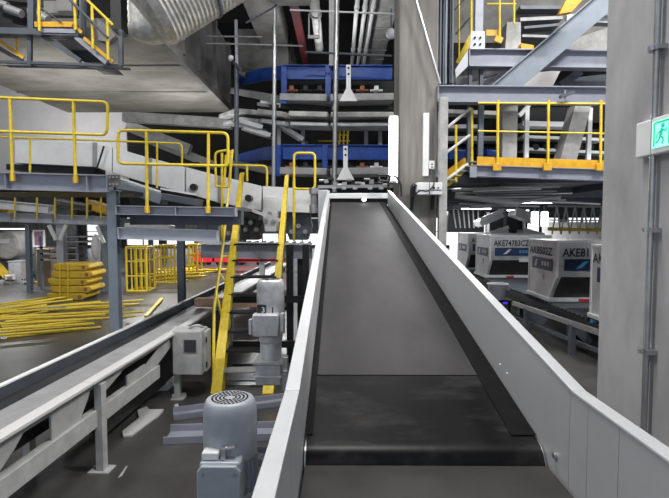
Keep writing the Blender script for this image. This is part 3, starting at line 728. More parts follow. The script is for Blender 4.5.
obj('toe_board', MB().bar(P(84,38,Yu-.1),P(113,62,Yu-.1),.03,S(3,Yu)), 'yellow_deep', up, label='yellow toe board along the steps')
obj('toe_board', MB().bar(P(35,24.5,Yu-.12),P(74,24.5,Yu-.12),.03,S(5,Yu)).bar(P(73,25,Yu-.12),P(82,33,Yu-.12),.03,S(3,Yu)), 'yellow_deep', up, label='yellow toe board along the platform edge')
obj('edge_plate', MB().bar(P(40,30.5,Yu-.1),P(76,31.5,Yu-.1),.03,S(4,Yu)), 'lavender_steel', up)
rail_run('railing', 'yellow stair railing at the upper left, left half above the toe board', [P(39,-12,Yu-.16),P(39,-10,Yu-.16),P(39,0,Yu-.16)], [(P(38.5,-10,Yu-.16),P(39.5,31,Yu-.16)),(P(74.5,-10,Yu-.16),P(75.5,30,Yu-.16))], .021)
rail_run('railing', 'yellow sloping railing beside the upper left steps', [P(86,-1,Yu-.14),P(113,25,Yu-.14)], [(P(92,6,Yu-.14),P(93,49,Yu-.14)),(P(107.5,20,Yu-.14),P(108,60,Yu-.14))], .021)
solo('sloping_handrail', MB().cyl(P(41,8,Yu-.16),P(61,22,Yu-.16),.012,6).cyl(P(70,0,Yu-.2),P(108,38,Yu-.2),.02,8), 'slate_steel', 'thin grey rods sloping across the upper left platform', 'rod')
t = thing('upper_stairs', 'cut off set of yellow edged steps at the far left under the upper platform', 'stairs', P(14,60,Yu+.2))
obj('stringer', MB().bar(P(-8,44,Yu+.2),P(23,62,Yu+.2),.05,S(4,Yu)), 'slate_steel', t)
obj('toe_board', MB().bar(P(-8,36,Yu+.15),P(24,58,Yu+.15),.03,S(3,Yu)), 'yellow_deep', t)
obj('post', MB().cyl(P(16.5,38,Yu+.15),P(17,56,Yu+.15),.015,8), 'yellow_deep', t)
# machinery above that platform
random.seed(11)
mc = thing('overhead_machine', 'dark conveyor machinery with pale rollers above the upper left platform', 'machine', P(40,28,9.0))
obj('frame', MB().bar(P(-15,20,8.9),P(36,27,8.9),.5,S(9,8.9)).bar(P(10,2,8.9),P(75,9,8.9),.4,S(6,8.9)), 'black_steel', mc)
for (a,b,r) in (((6,8),(22,14),.07),((30,10),(48,20),.08),((-4,2),(8,6),.06)):
    obj('pale_roller', MB().cyl(P(*a,8.5),P(*b,8.5),r,14), 'grey_plate', mc)
obj('bracket', MB().box(P(60,8,8.7),(.5,.1,.2)).box(P(67,4,8.6),(.25,.2,.3)), 'concrete', mc)
solo('grey_panel', MB().prism([P(97,18,8.6),P(108,26,8.6),P(115,36,8.6),P(108,42,8.6),P(98,40,8.6)], (0,.15,0)), 'concrete', 'grey angular panel behind the sloping upper railing', 'panel')

# ---------------- foil duct
A, B = P(146,0,6.2), P(266,-72,6.6)
R_ = .58
d = (B-A).normalized(); prof = []
dt = thing('insulated_duct', 'fat ribbed foil insulated duct hanging at the top', 'duct', A-V((0,0,R_)))
Ld = (B-A).length; n = 64
prof = [(R_*.35,-.16),(R_*.75,-.14),(R_*.93,-.08)]
for i in range(n+1):
    s_ = i/n*Ld; prof.append((R_*(1.0 if i%2 else .98), s_))
obj('ribbed_wrap', MB().lathe(prof, A, d, n=40), 'foil', dt)
for s_ in (.36,): obj('band', MB().lathe([(R_*1.012,0),(R_*1.02,.015),(R_*1.02,.045),(R_*1.012,.06)], A+d*Ld*s_, d, n=40), 'slate_steel', dt)
q = P(150,42,6.35); obj('elbow', MB().lathe([(.05,0),(.14,.01),(.21,.04),(.245,.10)]+[(.25+.008*(i_%2),.12+i_*.05) for i_ in range(16)], q, n=32), 'foil', dt)
obj('hanger_strap', MB().bar(A+d*.9+V((0,0,R_*.9)), A+d*.9+V((0,0,2.0)), .03,.006), 'zinc', dt)
solo('hanging_column', MB().mm(P(118,20,9.3).x, P(128,20,9.3).x, 9.0, 9.3, 6.0, 9.8), 'black_steel', 'black steel hanger column behind the foil duct', 'column')

# ---------------- top middle pipes
def ypipe(x, z, r, y0, y1, m, label, name='ceiling_pipe', cat='pipe'):
    t = thing(name, label, cat, (x,(y0+y1)/2,z-r))
    obj('pipe', MB().cyl((x,y0,z),(x,y1,z),r,12), m, t)
    for yy in (y0+1.5, y0+4.5, y0+7.5):
        if yy < y1: obj('coupling', MB().cyl((x,yy,z),(x,yy+.09,z),r*1.25,12), m, t)
    return t
for x, lb in ((.46,'leftmost of three pale pipes running along the high ceiling'),(.66,'middle of three pale pipes running along the high ceiling'),(.86,'rightmost of three pale pipes running along the high ceiling')):
    ypipe(x, 7.85, .055, 8, 18.5, 'white_paint', lb)
ypipe(-.55, 7.7, .12, 8, 15, 'concrete_pale', 'thick pale pipe along the high ceiling, left of the thin pipes')
solo('red_beam', MB().ibeam((-1.1,8,7.9),(-1.0,16,7.6),.18,.22), 'red_dark', 'dark red steel beam running along the high ceiling', 'beam')
t = thing('pipe_bracket', 'pale square hanger frame around the thick ceiling pipe', 'bracket', P(315,37,11))
obj('frame', MB().bar(P(309,14,11),P(309,37,11),.03,.03).bar(P(319,14,11),P(319,37,11),.03,.03).bar(P(308,37,11),P(320,37,11),.05,.06), 'concrete_pale', t)
for (a, b, r, m, lb) in (((290,10),(396,14),.02,'white_paint','thin pale cross pipe highest under the ceiling'),((206,36),(262,37),.018,'grey_plate','thin grey cross pipe above the lower one at upper middle'),((206,43),(303,46),.018,'grey_plate','thin grey cross pipe just below its twin at upper middle'),((305,52),(392,56),.025,'slate_steel','dark thin cross pipe just above the upper blue beam')):
    solo('cross_pipe', MB().cyl(P(*a,11.2),P(*b,11.2),r,8), m, lb, 'pipe')
solo('hanger_channel', MB().mm(P(333,0,11.8).x-.09, P(333,0,11.8).x+.09, 11.75, 11.85, P(333,66,11.8).z, 9.5), 'grey_plate', 'grey hanger channel above the upper blue beam', 'channel')
solo('cable_loop', MB().tube(arc_loop([P(246,23,10.5),P(262,14,10.5),P(276,6,10.5),P(280,-2,10.5)],.3,5),.02,8), 'slate_steel', 'dark drooping cable left of the tall pale pole', 'cable')
solo('ceiling_box', MB().box(P(288,-1,10.4),(.9,.3,.14)), 'concrete_pale', 'pale box at the very top above the red beam', 'box')
t = thing('ceiling_speaker', 'round white fitting on the pale concrete ceiling beam', 'speaker', P(391,33,12.5))
p = P(391,34,12.5)
obj('dome', MB().lathe([(.13,0),(.12,.05),(.08,.09),(.01,.11)], p, V((0,-1,0)), 20), 'print_white', t)
obj('bracket', MB().bar(p, p+V((0,0,.6)), .03,.03), 'slate_steel', t)
# opening lattice at top mid-left
solo('window_post', MB().bar(P(236,20,11.5),P(237,66,11.5),.06,.06), 'pale_steel', 'pale upright inside the dark opening right of the foil duct', 'post')
t = thing('tall_pole', 'tall pale pole in front of the blue conveyors, left one', 'pole', P(273.5,190,11.2))
obj('tube', MB().cyl(P(273.5,190,11.2),P(275,4,11.2),.045,12), 'zinc', t)
obj('clamp', MB().cyl(P(274,118,11.2),P(274,114,11.2),.06,12), 'zinc', t)
t = thing('tall_pole', 'tall pale pole in front of the blue conveyors, right one', 'pole', P(334.5,190,11.2))
obj('tube', MB().cyl(P(334.3,192,11.2),P(337,-4,11.2),.055,12), 'zinc', t)
for y in (107, 180): obj('clamp', MB().cyl(P(335,y+3,11.2),P(335,y,11.2),.075,12), 'zinc', t)
t = thing('tall_pole', 'dark pole behind the yellow railing, at the left end of the blue conveyors', 'pole', P(237,180,11))
obj('tube', MB().cyl(P(236.5,180,11),P(236.5,66,11),.05,12), 'slate_steel', t)
t = thing('camera_bracket', 'small black security camera on the dark pole', 'camera', P(237,72,10.9))
obj('arm', MB().bar(P(232,60,10.9),P(242,70,10.9),.04,.05), 'black_plastic', t)
obj('camera_body', MB().bar(P(238,72,10.8),P(246,75,10.8),.09,.09), 'black_plastic', t, .01)
obj('dome', MB().sphere(P(231,58,10.85), .06), 'print_white', t)

# ---------------- blue spiral conveyors
def blue_level(label, yt, h, ytray, verts, Y=12.0, dark=False):
    t = thing('blue_conveyor_level', label, 'conveyor', P(330,ytray+6,Y))
    a, b = P(283,yt+h/2+.5,Y), P(392,yt+h/2+1,Y)
    hs = S(h,Y)
    obj('blue_beam', MB().bar(a,b,.10,hs).bar(a+V((0,-.03,hs/2)),b+V((0,-.03,hs/2)),.16,.03), 'blue', t, .006)
    c1_, c2_ = P(264,yt+h/2+2,13.0), P(240,yt+h/2+8,14.2)
    obj('blue_beam', MB().bar(a,c1_,.10,hs).bar(c1_,c2_,.10,hs*.95), 'blue', t, .006)
    for px in verts:
        p, q = P(px,yt,Y-.1), P(px,ytray+4,Y-.1)
        obj('blue_hanger', MB().bar(p,q,.13,.08), 'blue', t, .005)
    p, q = P(283,ytray-2,Y), P(390,ytray-2,Y)
    # curved trough
    path = [P(242,ytray-8,14.4), P(262,ytray-4,13.2), P(284,ytray,12.2), P(330,ytray+1,11.95), P(392,ytray,12.0)]
    for k_ in range(len(path)-1): obj('trough', MB().bar(path[k_],path[k_+1],.7,S(7,12)), 'grey_plate', t, .02)
    # rollers and brackets under the beam
    ym = (yt+h+ytray)/2
    for i, px in enumerate(range(292,390,14)):
        if abs(px-328) < 4: continue
        pp = P(px,ym,12.1)
        obj('roller_bracket', MB().box(pp,(.10,.3,.10)).cyl(pp+V((-.15,-.1,-.05)),pp+V((.15,-.1,-.05)),.03,8), 'orange' if i in (0,5) else ('aluminium_sheet' if i == 6 else 'black_steel'), t)
    obj('dark_bed', MB().bar(P(286,ym,12.7),P(392,ym,12.7),.5,S(12,12)), 'black_steel', t)
    return t
blue_level('upper blue conveyor level between the poles', 66, 13, 100, (284,328))
blue_level('lower blue conveyor level just above the belt head', 145, 14, 172, (278,325))
md = thing('curved_conveyor', 'pale curved conveyor between the two blue levels', 'conveyor', P(320,128,12))
path = [P(232,118,14.5),P(250,112,13.4),P(268,114,12.3),P(292,117,11.9),P(330,118,11.8),P(394,118,11.9)]
for i in range(len(path)-1):
    obj('upper_band', MB().bar(path[i],path[i+1],.8,S(5,12)), 'concrete_pale', md, .02)
    o_ = V((0,.1,-S(7.5,12))); obj('lower_band', MB().bar(path[i]+o_,path[i+1]+o_,.6,S(4,12)), 'aluminium_sheet', md, .02)
obj('black_bed', MB().bar(P(270,108,12.3),P(392,109,12.3),.3,S(4,12)), 'black_steel', md)
for (x0,y0,x1,y1,lb) in ((262,106,282,109,'short pale arm above the curved conveyor'),(236,122,264,130,'pale chute blade left of the tall pole, upper'),(246,130,272,138,'pale chute blade left of the tall pole, lower'),(280,127,304,142,'pale chute sloping down inside the blue conveyor stack'),(286,122,294,128,'little pale bracket under the curved conveyor')):
    a, b = P(x0,y0,12.6), P(x1,y1,12.4)
    t = thing('chute', lb, 'chute', (a+b)/2-V((0,0,.06)))
    obj('blade', MB().bar(a,b,.5,.08), 'grey_plate', t, .01); obj('lip', MB().bar(a+V((0,-.25,.03)),b+V((0,-.25,.03)),.03,.1), 'white_paint', t)
for px, y0, y1, lb in ((279,128,145,'short grey upright left of the inner chute'),(303,124,145,'short grey upright right of the inner chute'),(366,128,147,'short grey upright near the lit pillar edge'),(380,126,147,'pale short upright against the pillar glow')):
    solo('support_upright', MB().bar(P(px,y0,12.3),P(px,y1,12.3),.09,.09), 'grey_plate', lb, 'post')
t = thing('yellow_ladder', 'little yellow ladder rungs between the blue levels', 'ladder', P(343,146,13.5))
for px in (339,343,347): obj('rail', MB().cyl(P(px,146,13.5),P(px+1,129,13.5),.03,8), 'yellow', t)
obj('rung', MB().cyl(P(318,141,13.5),P(350,141,13.5),.02,8).cyl(P(338,135,13.5),P(349,135,13.5),.02,8), 'yellow', t)
def aframe(label, px, yt, yb_, Y=11.0):
    t = thing('a_frame_bracket', label, 'bracket', P(px,yb_,Y))
    obj('upright', MB().bar(P(px,yt,Y),P(px,yb_-12,Y),.05,S(4.5,Y),up=V((1,0,0))), 'white_paint', t, .004)
    for dy in (3,9): obj('bolt_hole', MB().cyl(P(px,yt+dy,Y-.04),P(px,yt+dy,Y-.02),.025,10), 'black_plastic', t)
    obj('foot', MB().prism([P(px-1.6,yb_-14,Y-.05),P(px+1.6,yb_-14,Y-.05),P(px+9,yb_,Y-.05),P(px-9,yb_,Y-.05)], (0,.06,0)), 'white_paint', t, .004)
aframe('white bracket with triangular foot on the upper blue level', 348.5, 65, 101)
aframe('white bracket with triangular foot on the lower blue level', 345.5, 146, 180)
# tangle of drives just beyond the head
random.seed(3)
t = thing('drive_unit', 'cluster of metal drive parts just beyond the belt conveyor head', 'machine', P(350,190,10.2))
for i in range(16):
    px = 322+i*4.5; p = P(px, 182+random.uniform(-3,3), 10.2+random.uniform(0,.3))
    obj('fitting', MB().box(p,(.09,.12,random.uniform(.03,.10)),0) if i % 2 else MB().cyl(p+V((-.06,0,0)),p+V((.06,0,0)),.03,10), ('zinc','grey_plate','black_steel','grey_plate','aluminium_sheet')[i%5], t)
obj('carrier_bar', MB().bar(P(318,187,10.3),P(396,186,10.3),.15,.06), 'grey_plate', t)

# ================================================================== RIGHT STEELWORK
Yr = 9.45
hbeam('long grey-lavender cross beam right of the middle pillar', pb(437,95,Yr), pb(625,96.5,Yr), S(16,Yr), .25, 'lavender_steel')
t = hbeam('upper grey-lavender beam with slanted end plate', pb(468,59,Yr+.5), pb(625,61,Yr+.5), S(18,Yr), .25, 'lavender_steel')
obj('slanted_end', MB().prism([P(468,50,Yr+.4),P(468,66,Yr+.4),P(456,78,Yr+.4),P(455,70,Yr+.4)], (0,.04,0)), 'pale_steel', t)
hbeam('slanted heavy I-beam brace rising to the upper right', pb(494,97,Yr+.25), pb(632,-22,Yr+.25), S(21,Yr), .16, 'bluegrey_steel', ends=False)
a = P(474,-5,Yr+.45)
t = thing('upper_post', 'grey upper post with four bolt gusset plate', 'post', P(474,50,Yr+.45))
obj('shaft', MB().bar(P(479,-8,Yr+.45),P(478,50,Yr+.45),S(8,Yr),.1), 'lavender_steel', t)
obj('gusset_plate', MB().prism([P(471,31,Yr+.36),P(485,31,Yr+.36),P(485,49,Yr+.36),P(470,49,Yr+.36)],(0,.02,0)), 'pale_steel', t)
for px in (475,480.5):
    for py in (37.5,44): obj('bolt', MB().cyl(P(px,py,Yr+.33),P(px,py,Yr+.36),.02,8), 'black_steel', t)
def panel(label, poly, Y, d, m, name='panel', cat='panel', bevel=.008):
    return solo(name, MB().prism([P(x,y,Y) for x,y in poly],(0,d,0)), m, label, cat, bevel=bevel)
panel('cream upright box between upper beam posts', [(507,22),(521,22),(521,49),(505,49)], Yr+.6, .3, 'concrete_pale', 'upright_box','box')
t = thing('railing','yellow railing piece with toe board standing on the upper beam','railing',P(496,42,Yr+.3))
obj('toe_board', MB().bar(P(486,33,Yr+.35),P(500,33,Yr+.35),.03,S(6,Yr)), 'yellow_deep', t)
for px in (499.5,514): obj('post', MB().cyl(P(px,-6,Yr+.3),P(px,43 if px<505 else 24,Yr+.3),.022,8), 'yellow', t)
obj('handrail', MB().cyl(P(487,4,Yr+.3),P(516,4,Yr+.3),.018,8), 'yellow', t)
obj('post_foot', MB().bar(P(495,38,Yr+.28),P(502,41,Yr+.28),.05,S(6,Yr)), 'yellow_deep', t)
panel('orange-yellow toe board stub right of the cream box', [(521,43),(534,45),(534,50),(521,50)], Yr+.5, .1, 'yellow_deep','toe_board','toe board')
panel('orange-yellow sloping guard end at the top right', [(559,14),(566,0),(576,-8),(590,-8),(572,12)], Yr-.5, .12, 'yellow_deep','guard_end','guard')
panel('white short plate behind the heavy brace', [(567,14),(576,14),(573,30),(567,32)], Yr+.9, .1, 'white_paint')
hbeam('white short beam stub right of the heavy brace', pb(592,20,Yr+1.2), pb(620,21,Yr+1.2), S(9,Yr), .2, 'pale_steel')
panel('broad cream panel behind the heavy brace', [(570,40),(612,26),(616,50),(560,52)], Yr+2.2, .15, 'concrete_pale')
for i, (x0,y0,x1,y1,h_,m,lb) in enumerate(((518,10,560,10,4,'slate_steel','dark upper louvre bar at top right'),(518,22,560,20,4,'grey_plate','grey louvre bar second from the top right'),(522,30,556,27,3,'slate_steel','dark louvre bar third from the top right'),(520,38,556,39,3,'grey_plate','lowest grey louvre bar at top right'))):
    solo('louvre_bar', MB().bar(P(x0,y0,Yr+2.4),P(x1,y1,Yr+2.4),.3,S(h_,Yr)), m, lb, 'bar')
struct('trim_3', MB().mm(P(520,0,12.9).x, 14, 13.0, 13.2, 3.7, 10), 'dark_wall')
struct('trim_4', MB().mm(P(446,0,12.9).x, P(516,0,12.9).x, 13.2, 13.4, 5.7, 10), 'concrete_pale')
# struts between the two beams
for (a,b,h_,m,lb) in (((455,84),(500,71),5,'pale_steel','pale slanted strut between the two right beams, left one'),((478,88),(505,72),4,'pale_steel','pale slanted strut between the two right beams, second'),((495,96),(530,66),11,'slate_steel','dark slanted brace between the two right beams'),((560,86),(580,72),8,'slate_steel','dark brace under the upper right beam')):
    solo('strut', MB().bar(P(*a,Yr+.9),P(*b,Yr+.9),.12,S(h_,Yr)), m, lb, 'strut')
for px, lb in ((470,'left short dark upright between the two right beams'),(481,'right short dark upright between the two right beams')):
    solo('short_upright', MB().bar(P(px,68,Yr+.6),P(px,88,Yr+.6),S(3.5,Yr),.1), 'slate_steel', lb, 'post')
panel('white sloping panel under the upper right beam', [(523,86),(528,73),(561,70),(552,88)], Yr+1.6,.1,'white_wall')
panel('grey sagging sheet under the upper right beam', [(553,86),(570,78),(606,74),(606,92),(560,95)], Yr+1.2,.1,'slate_steel')
t = thing('clamp','small dark bolted clamp on the cross beam under the brace','clamp',P(567,99,Yr-.2))
obj('jaw', MB().bar(P(560,97,Yr-.2),P(574,92,Yr-.2),.08,.06), 'slate_steel', t); obj('screw', MB().cyl(P(565,90,Yr-.2),P(565,100,Yr-.2),.02,8), 'zinc', t)
# left stair bits between pillar and frame
t = thing('side_stairs','yellow sided stairs with white handrails right of the middle pillar','stairs',P(460,185,9.6))
obj('stringer', MB().bar(P(446,184,9.7),P(473,160,9.7),.05,S(7,9.7)), 'yellow', t)
obj('stringer', MB().bar(P(441,178,9.9),P(466,160,9.9),.05,S(6,9.7)), 'yellow_deep', t)
for a,b in (((443,131),(471,108)),((443,155),(470,135)),((446,180),(468,164))): obj('handrail', MB().cyl(P(*a,9.6),P(*b,9.6),.028,8), 'white_paint', t)
for px,a,b in ((456,125,182),(472,108,170)): obj('post', MB().cyl(P(px,a,9.6),P(px,b,9.6),.025,8), 'yellow', t)
for i in range(5): 
    p = P(450+i*5,181-i*4.5,9.8); obj('tread', MB().box(p,(.12,.5,.02)), 'grey_plate', t)
t = thing('upper_side_stairs','yellow sloping stair stringer at the top behind the pillar ducts','stairs',P(461,60,10.4))
obj('stringer', MB().bar(P(458,64,10.4),P(472,36,10.4),.05,S(6,10)), 'yellow', t)
obj('post', MB().cyl(P(459,0,10.4),P(459,62,10.4),.02,8).cyl(P(471,-5,10.4),P(471,50,10.4),.03,8), 'yellow', t)
obj('handrail', MB().cyl(P(455,10,10.4),P(470,-8,10.4),.02,8).cyl(P(456,34,10.4),P(470,18,10.4),.02,8), 'slate_steel', t)
# yellow toe-board platform
t = thing('right_platform','right platform with bright yellow toe board and grey edge beam','platform',P(542,182,Yr))
obj('toe_board', MB().bar(P(477,161,Yr-.08),P(625,165.5,Yr-.08),.02,S(8.5,Yr)), 'yellow_deep', t, .003)
obj('edge_beam', MB().ibeam(P(471,171,Yr),P(625,176,Yr),.2,S(11,Yr)), 'lavender_steel', t)
obj('deck', MB().bar(P(471,168,Yr+.6),P(625,171,Yr+.6),1.0,.04), 'slate_steel', t)
obj('end_bracket', MB().box(P(473,172,Yr-.1),(.12,.06,.2)), 'lavender_steel', t)
t = thing('railing','yellow railing standing on the right platform toe board','railing',P(548,168,Yr-.1))
for px in (498,548.5,601):
    po = obj('post', MB().cyl(P(px,100,Yr-.12),P(px-.5,168,Yr-.12),.026,10), 'yellow', t)
    obj('post_foot', MB().box(P(px-1,167,Yr-.14),(S(8,Yr),.04,S(7,Yr))), 'yellow_deep', po, .004)
obj('mid_rail', MB().cyl(P(478,131,Yr-.12),P(625,134,Yr-.12),.016,8), 'yellow', t)
obj('handrail', MB().cyl(P(478,103,Yr-.12),P(625,104,Yr-.12),.02,8), 'yellow', t)
# slim post and cream legs behind
solo('dark_upright', MB().bar(P(481,104,Yr+.3),P(480,160,Yr+.3),S(5,Yr),.1), 'bluegrey_steel', 'dark grey upright at the left end of the yellow toe board', 'post')
solo('dark_upright', MB().bar(P(469,100,Yr+.2),P(468,172,Yr+.2),S(3,Yr),.1), 'slate_steel', 'slim dark upright beside the side stairs', 'post')
panel('cream upright leg behind the yellow railing', [(503,104),(518,104),(517,158),(502,158)], Yr+.5,.35,'concrete_pale','cream_pier','pier')
panel('cream slanted leg behind the yellow railing', [(576,104),(592,104),(577,160),(560,160)], Yr+.5,.35,'concrete_pale','cream_pier','pier')
for a,b,lb in (((527,105),(526,158),'thin white upright right of the cream leg'),((519,116),(529,105),'short white diagonal by the cream leg'),((590,108),(588,160),'white upright right of the slanted leg'),((567,140),(559,158),'white diagonal left of the slanted leg')):
    solo('white_strut', MB().bar(P(*a,Yr+.7),P(*b,Yr+.7),.08,S(4,Yr)), 'white_paint', lb, 'strut')
t = thing('background_conveyor','pale conveyor with dark rollers seen through the right railing','conveyor',P(540,160,13))
for (x0,y0,x1,y1,h_,m) in ((446,113,500,115,4,'concrete_pale'),(446,128,480,128,4,'grey_plate'),(520,125,566,126,5,'white_paint'),(520,138,600,141,3,'white_paint'),(520,150,606,154,3,'white_paint'),(446,140,500,140,5,'grey_plate')):
    obj('side_band', MB().bar(P(x0,y0,12.4),P(x1,y1,12.4),.4,S(h_,12.4)), m, t, .01)
for i in range(7):
    p = P(525+i*11,147,12.2); obj('roller', MB().cyl(p,p+V((0,.4,0)),.08,12), 'black_steel', t)
obj('dark_bed', MB().bar(P(520,133,12.7),P(606,135,12.7),.2,S(9,12.4)).bar(P(520,117,12.7),P(606,115,12.7),.2,S(16,12.4)), 'black_steel', t)
t = thing('blue_machine_panel','blue rounded machine panel behind the side stairs','machine',P(460,163,11.5))
obj('panel', MB().bar(P(446,155,11.5),P(466,157,11.5),.3,S(13,11.5)), 'blue', t, .05); obj('panel', MB().bar(P(484,154,11.5),P(500,155,11.5),.3,S(9,11.5)), 'blue', t, .05)

# under-deck streaks and far clutter above the containers
random.seed(21)
for i,(x0,y0,x1,y1,r,m,lb) in enumerate(((452,190,560,186,.06,'grey_plate','grey pipe highest under the right deck'),(455,196,520,204,.09,'concrete_pale','pale thick pipe under the right deck, left side'),(470,207,560,197,.07,'grey_plate','grey pipe slanting up under the right deck'),(500,199,600,204,.05,'zinc','thin bright pipe under the right deck at right'))):
    solo('deck_pipe', MB().cyl(P(x0,y0,9.9+i*.15),P(x1,y1,9.9+i*.15),r*.6,12), m, lb, 'pipe')
random.seed(31)
for i in range(9):
    x0 = 446+random.uniform(0,40); x1 = x0+random.uniform(60,115); y0 = 189+i*2.1; Yp = 9.8+.12*i
    a = P(x0, y0, Yp); b = P(min(x1,606), y0+random.uniform(-3,3), Yp)
    solo('deck_conduit', MB().cyl(a,b,.018,8), ('zinc','white_paint','grey_plate')[i%3], 'thin conduit in the sheaf of conduits under the right yellow platform', 'conduit', 'thin conduits under the right platform')
def chute_conv(label, x0,y0,x1,y1,Y,h):
    a,b = P(x0,y0,Y),P(x1,y1,Y); t = thing('sorting_chute', label, 'chute', (a+b)/2-V((0,0,h)))
    obj('tray', MB().bar(a,b,.9,h), 'aluminium_sheet', t, .03); obj('side_lip', MB().bar(a+V((0,-.45,h*.6)),b+V((0,-.45,h*.6)),.04,h*.6), 'white_paint', t)
    obj('support', MB().bar(b, V((b.x,b.y,3.12)), .1,.1), 'slate_steel', t)
chute_conv('pale chute arching above the containers, left',477,224,500,214,20,.25)
chute_conv('pale chute arching above the containers, right',512,213,535,221,20,.25)
chute_conv('low pale chute right behind the lettered container',484,238,505,230,21,.22)
chute_conv('low pale chute left of the two bright lamps',520,232,540,238,21,.22)
t = thing('sorter_machine','dark box framed machine between the arching chutes','machine',P(506,236,22))
obj('body', MB().box(P(506,223,22),(1.6,.8,1.0)), 'black_steel', t,.02)
for px in (488,524): obj('upright', MB().bar(P(px,212,21.4),P(px,236,21.4),.1,.1), 'white_paint', t)
t = thing('sorter_machine','dark tangled sorter machinery above the leftmost container','machine',P(465,236,22))
obj('body', MB().box(P(464,221,22.6),(1.6,.8,1.0)), 'black_steel', t,.02)
for i in range(6): obj('rod', MB().cyl(P(453+i*5,209,21.5),P(456+i*4.5,228,21.5),.03,8), 'grey_plate', t)
for px, lb in ((535,'left of the two bright upright lamp panels over the containers'),(545,'right of the two bright upright lamp panels over the containers')):
    p = P(px,219,17); t = thing('panel_lamp', lb, 'lamp', p-V((0,0,.28)))
    obj('diffuser', MB().box(p,(.20,.05,.46)), 'lamp_white', t, .01); obj('frame', MB().box(p+V((0,.05,0)),(.25,.05,.52)), 'white_paint', t)
    obj('bracket', MB().bar(p+V((0,.05,.2)),p+V((0,.05,.7)),.03,.03), 'slate_steel', t)
t = thing('truss_gantry','pale lattice gantry with yellow rail above the lettered containers','gantry',P(580,236,19))
for i in range(7):
    x0 = 552+i*9; obj('lattice_bar', MB().cyl(P(x0,234,19),P(x0+5,206,19),.035,6).cyl(P(x0+5,206,19),P(x0+9,234,19),.035,6), 'white_paint', t)
obj('chord', MB().bar(P(548,206,19),P(615,207,19),.08,.07).bar(P(548,220,19),P(615,221,19),.06,.05), 'white_paint', t)
obj('yellow_rail', MB().bar(P(548,229,18.9),P(615,230,18.9),.06,.13), 'yellow', t)
solo('white_partition', MB().mm(P(450,240,24).x,P(640,240,24).x,24,24.1,.2,P(500,222,24).z), 'white_wall', 'long white partition behind the row of containers', 'partition')

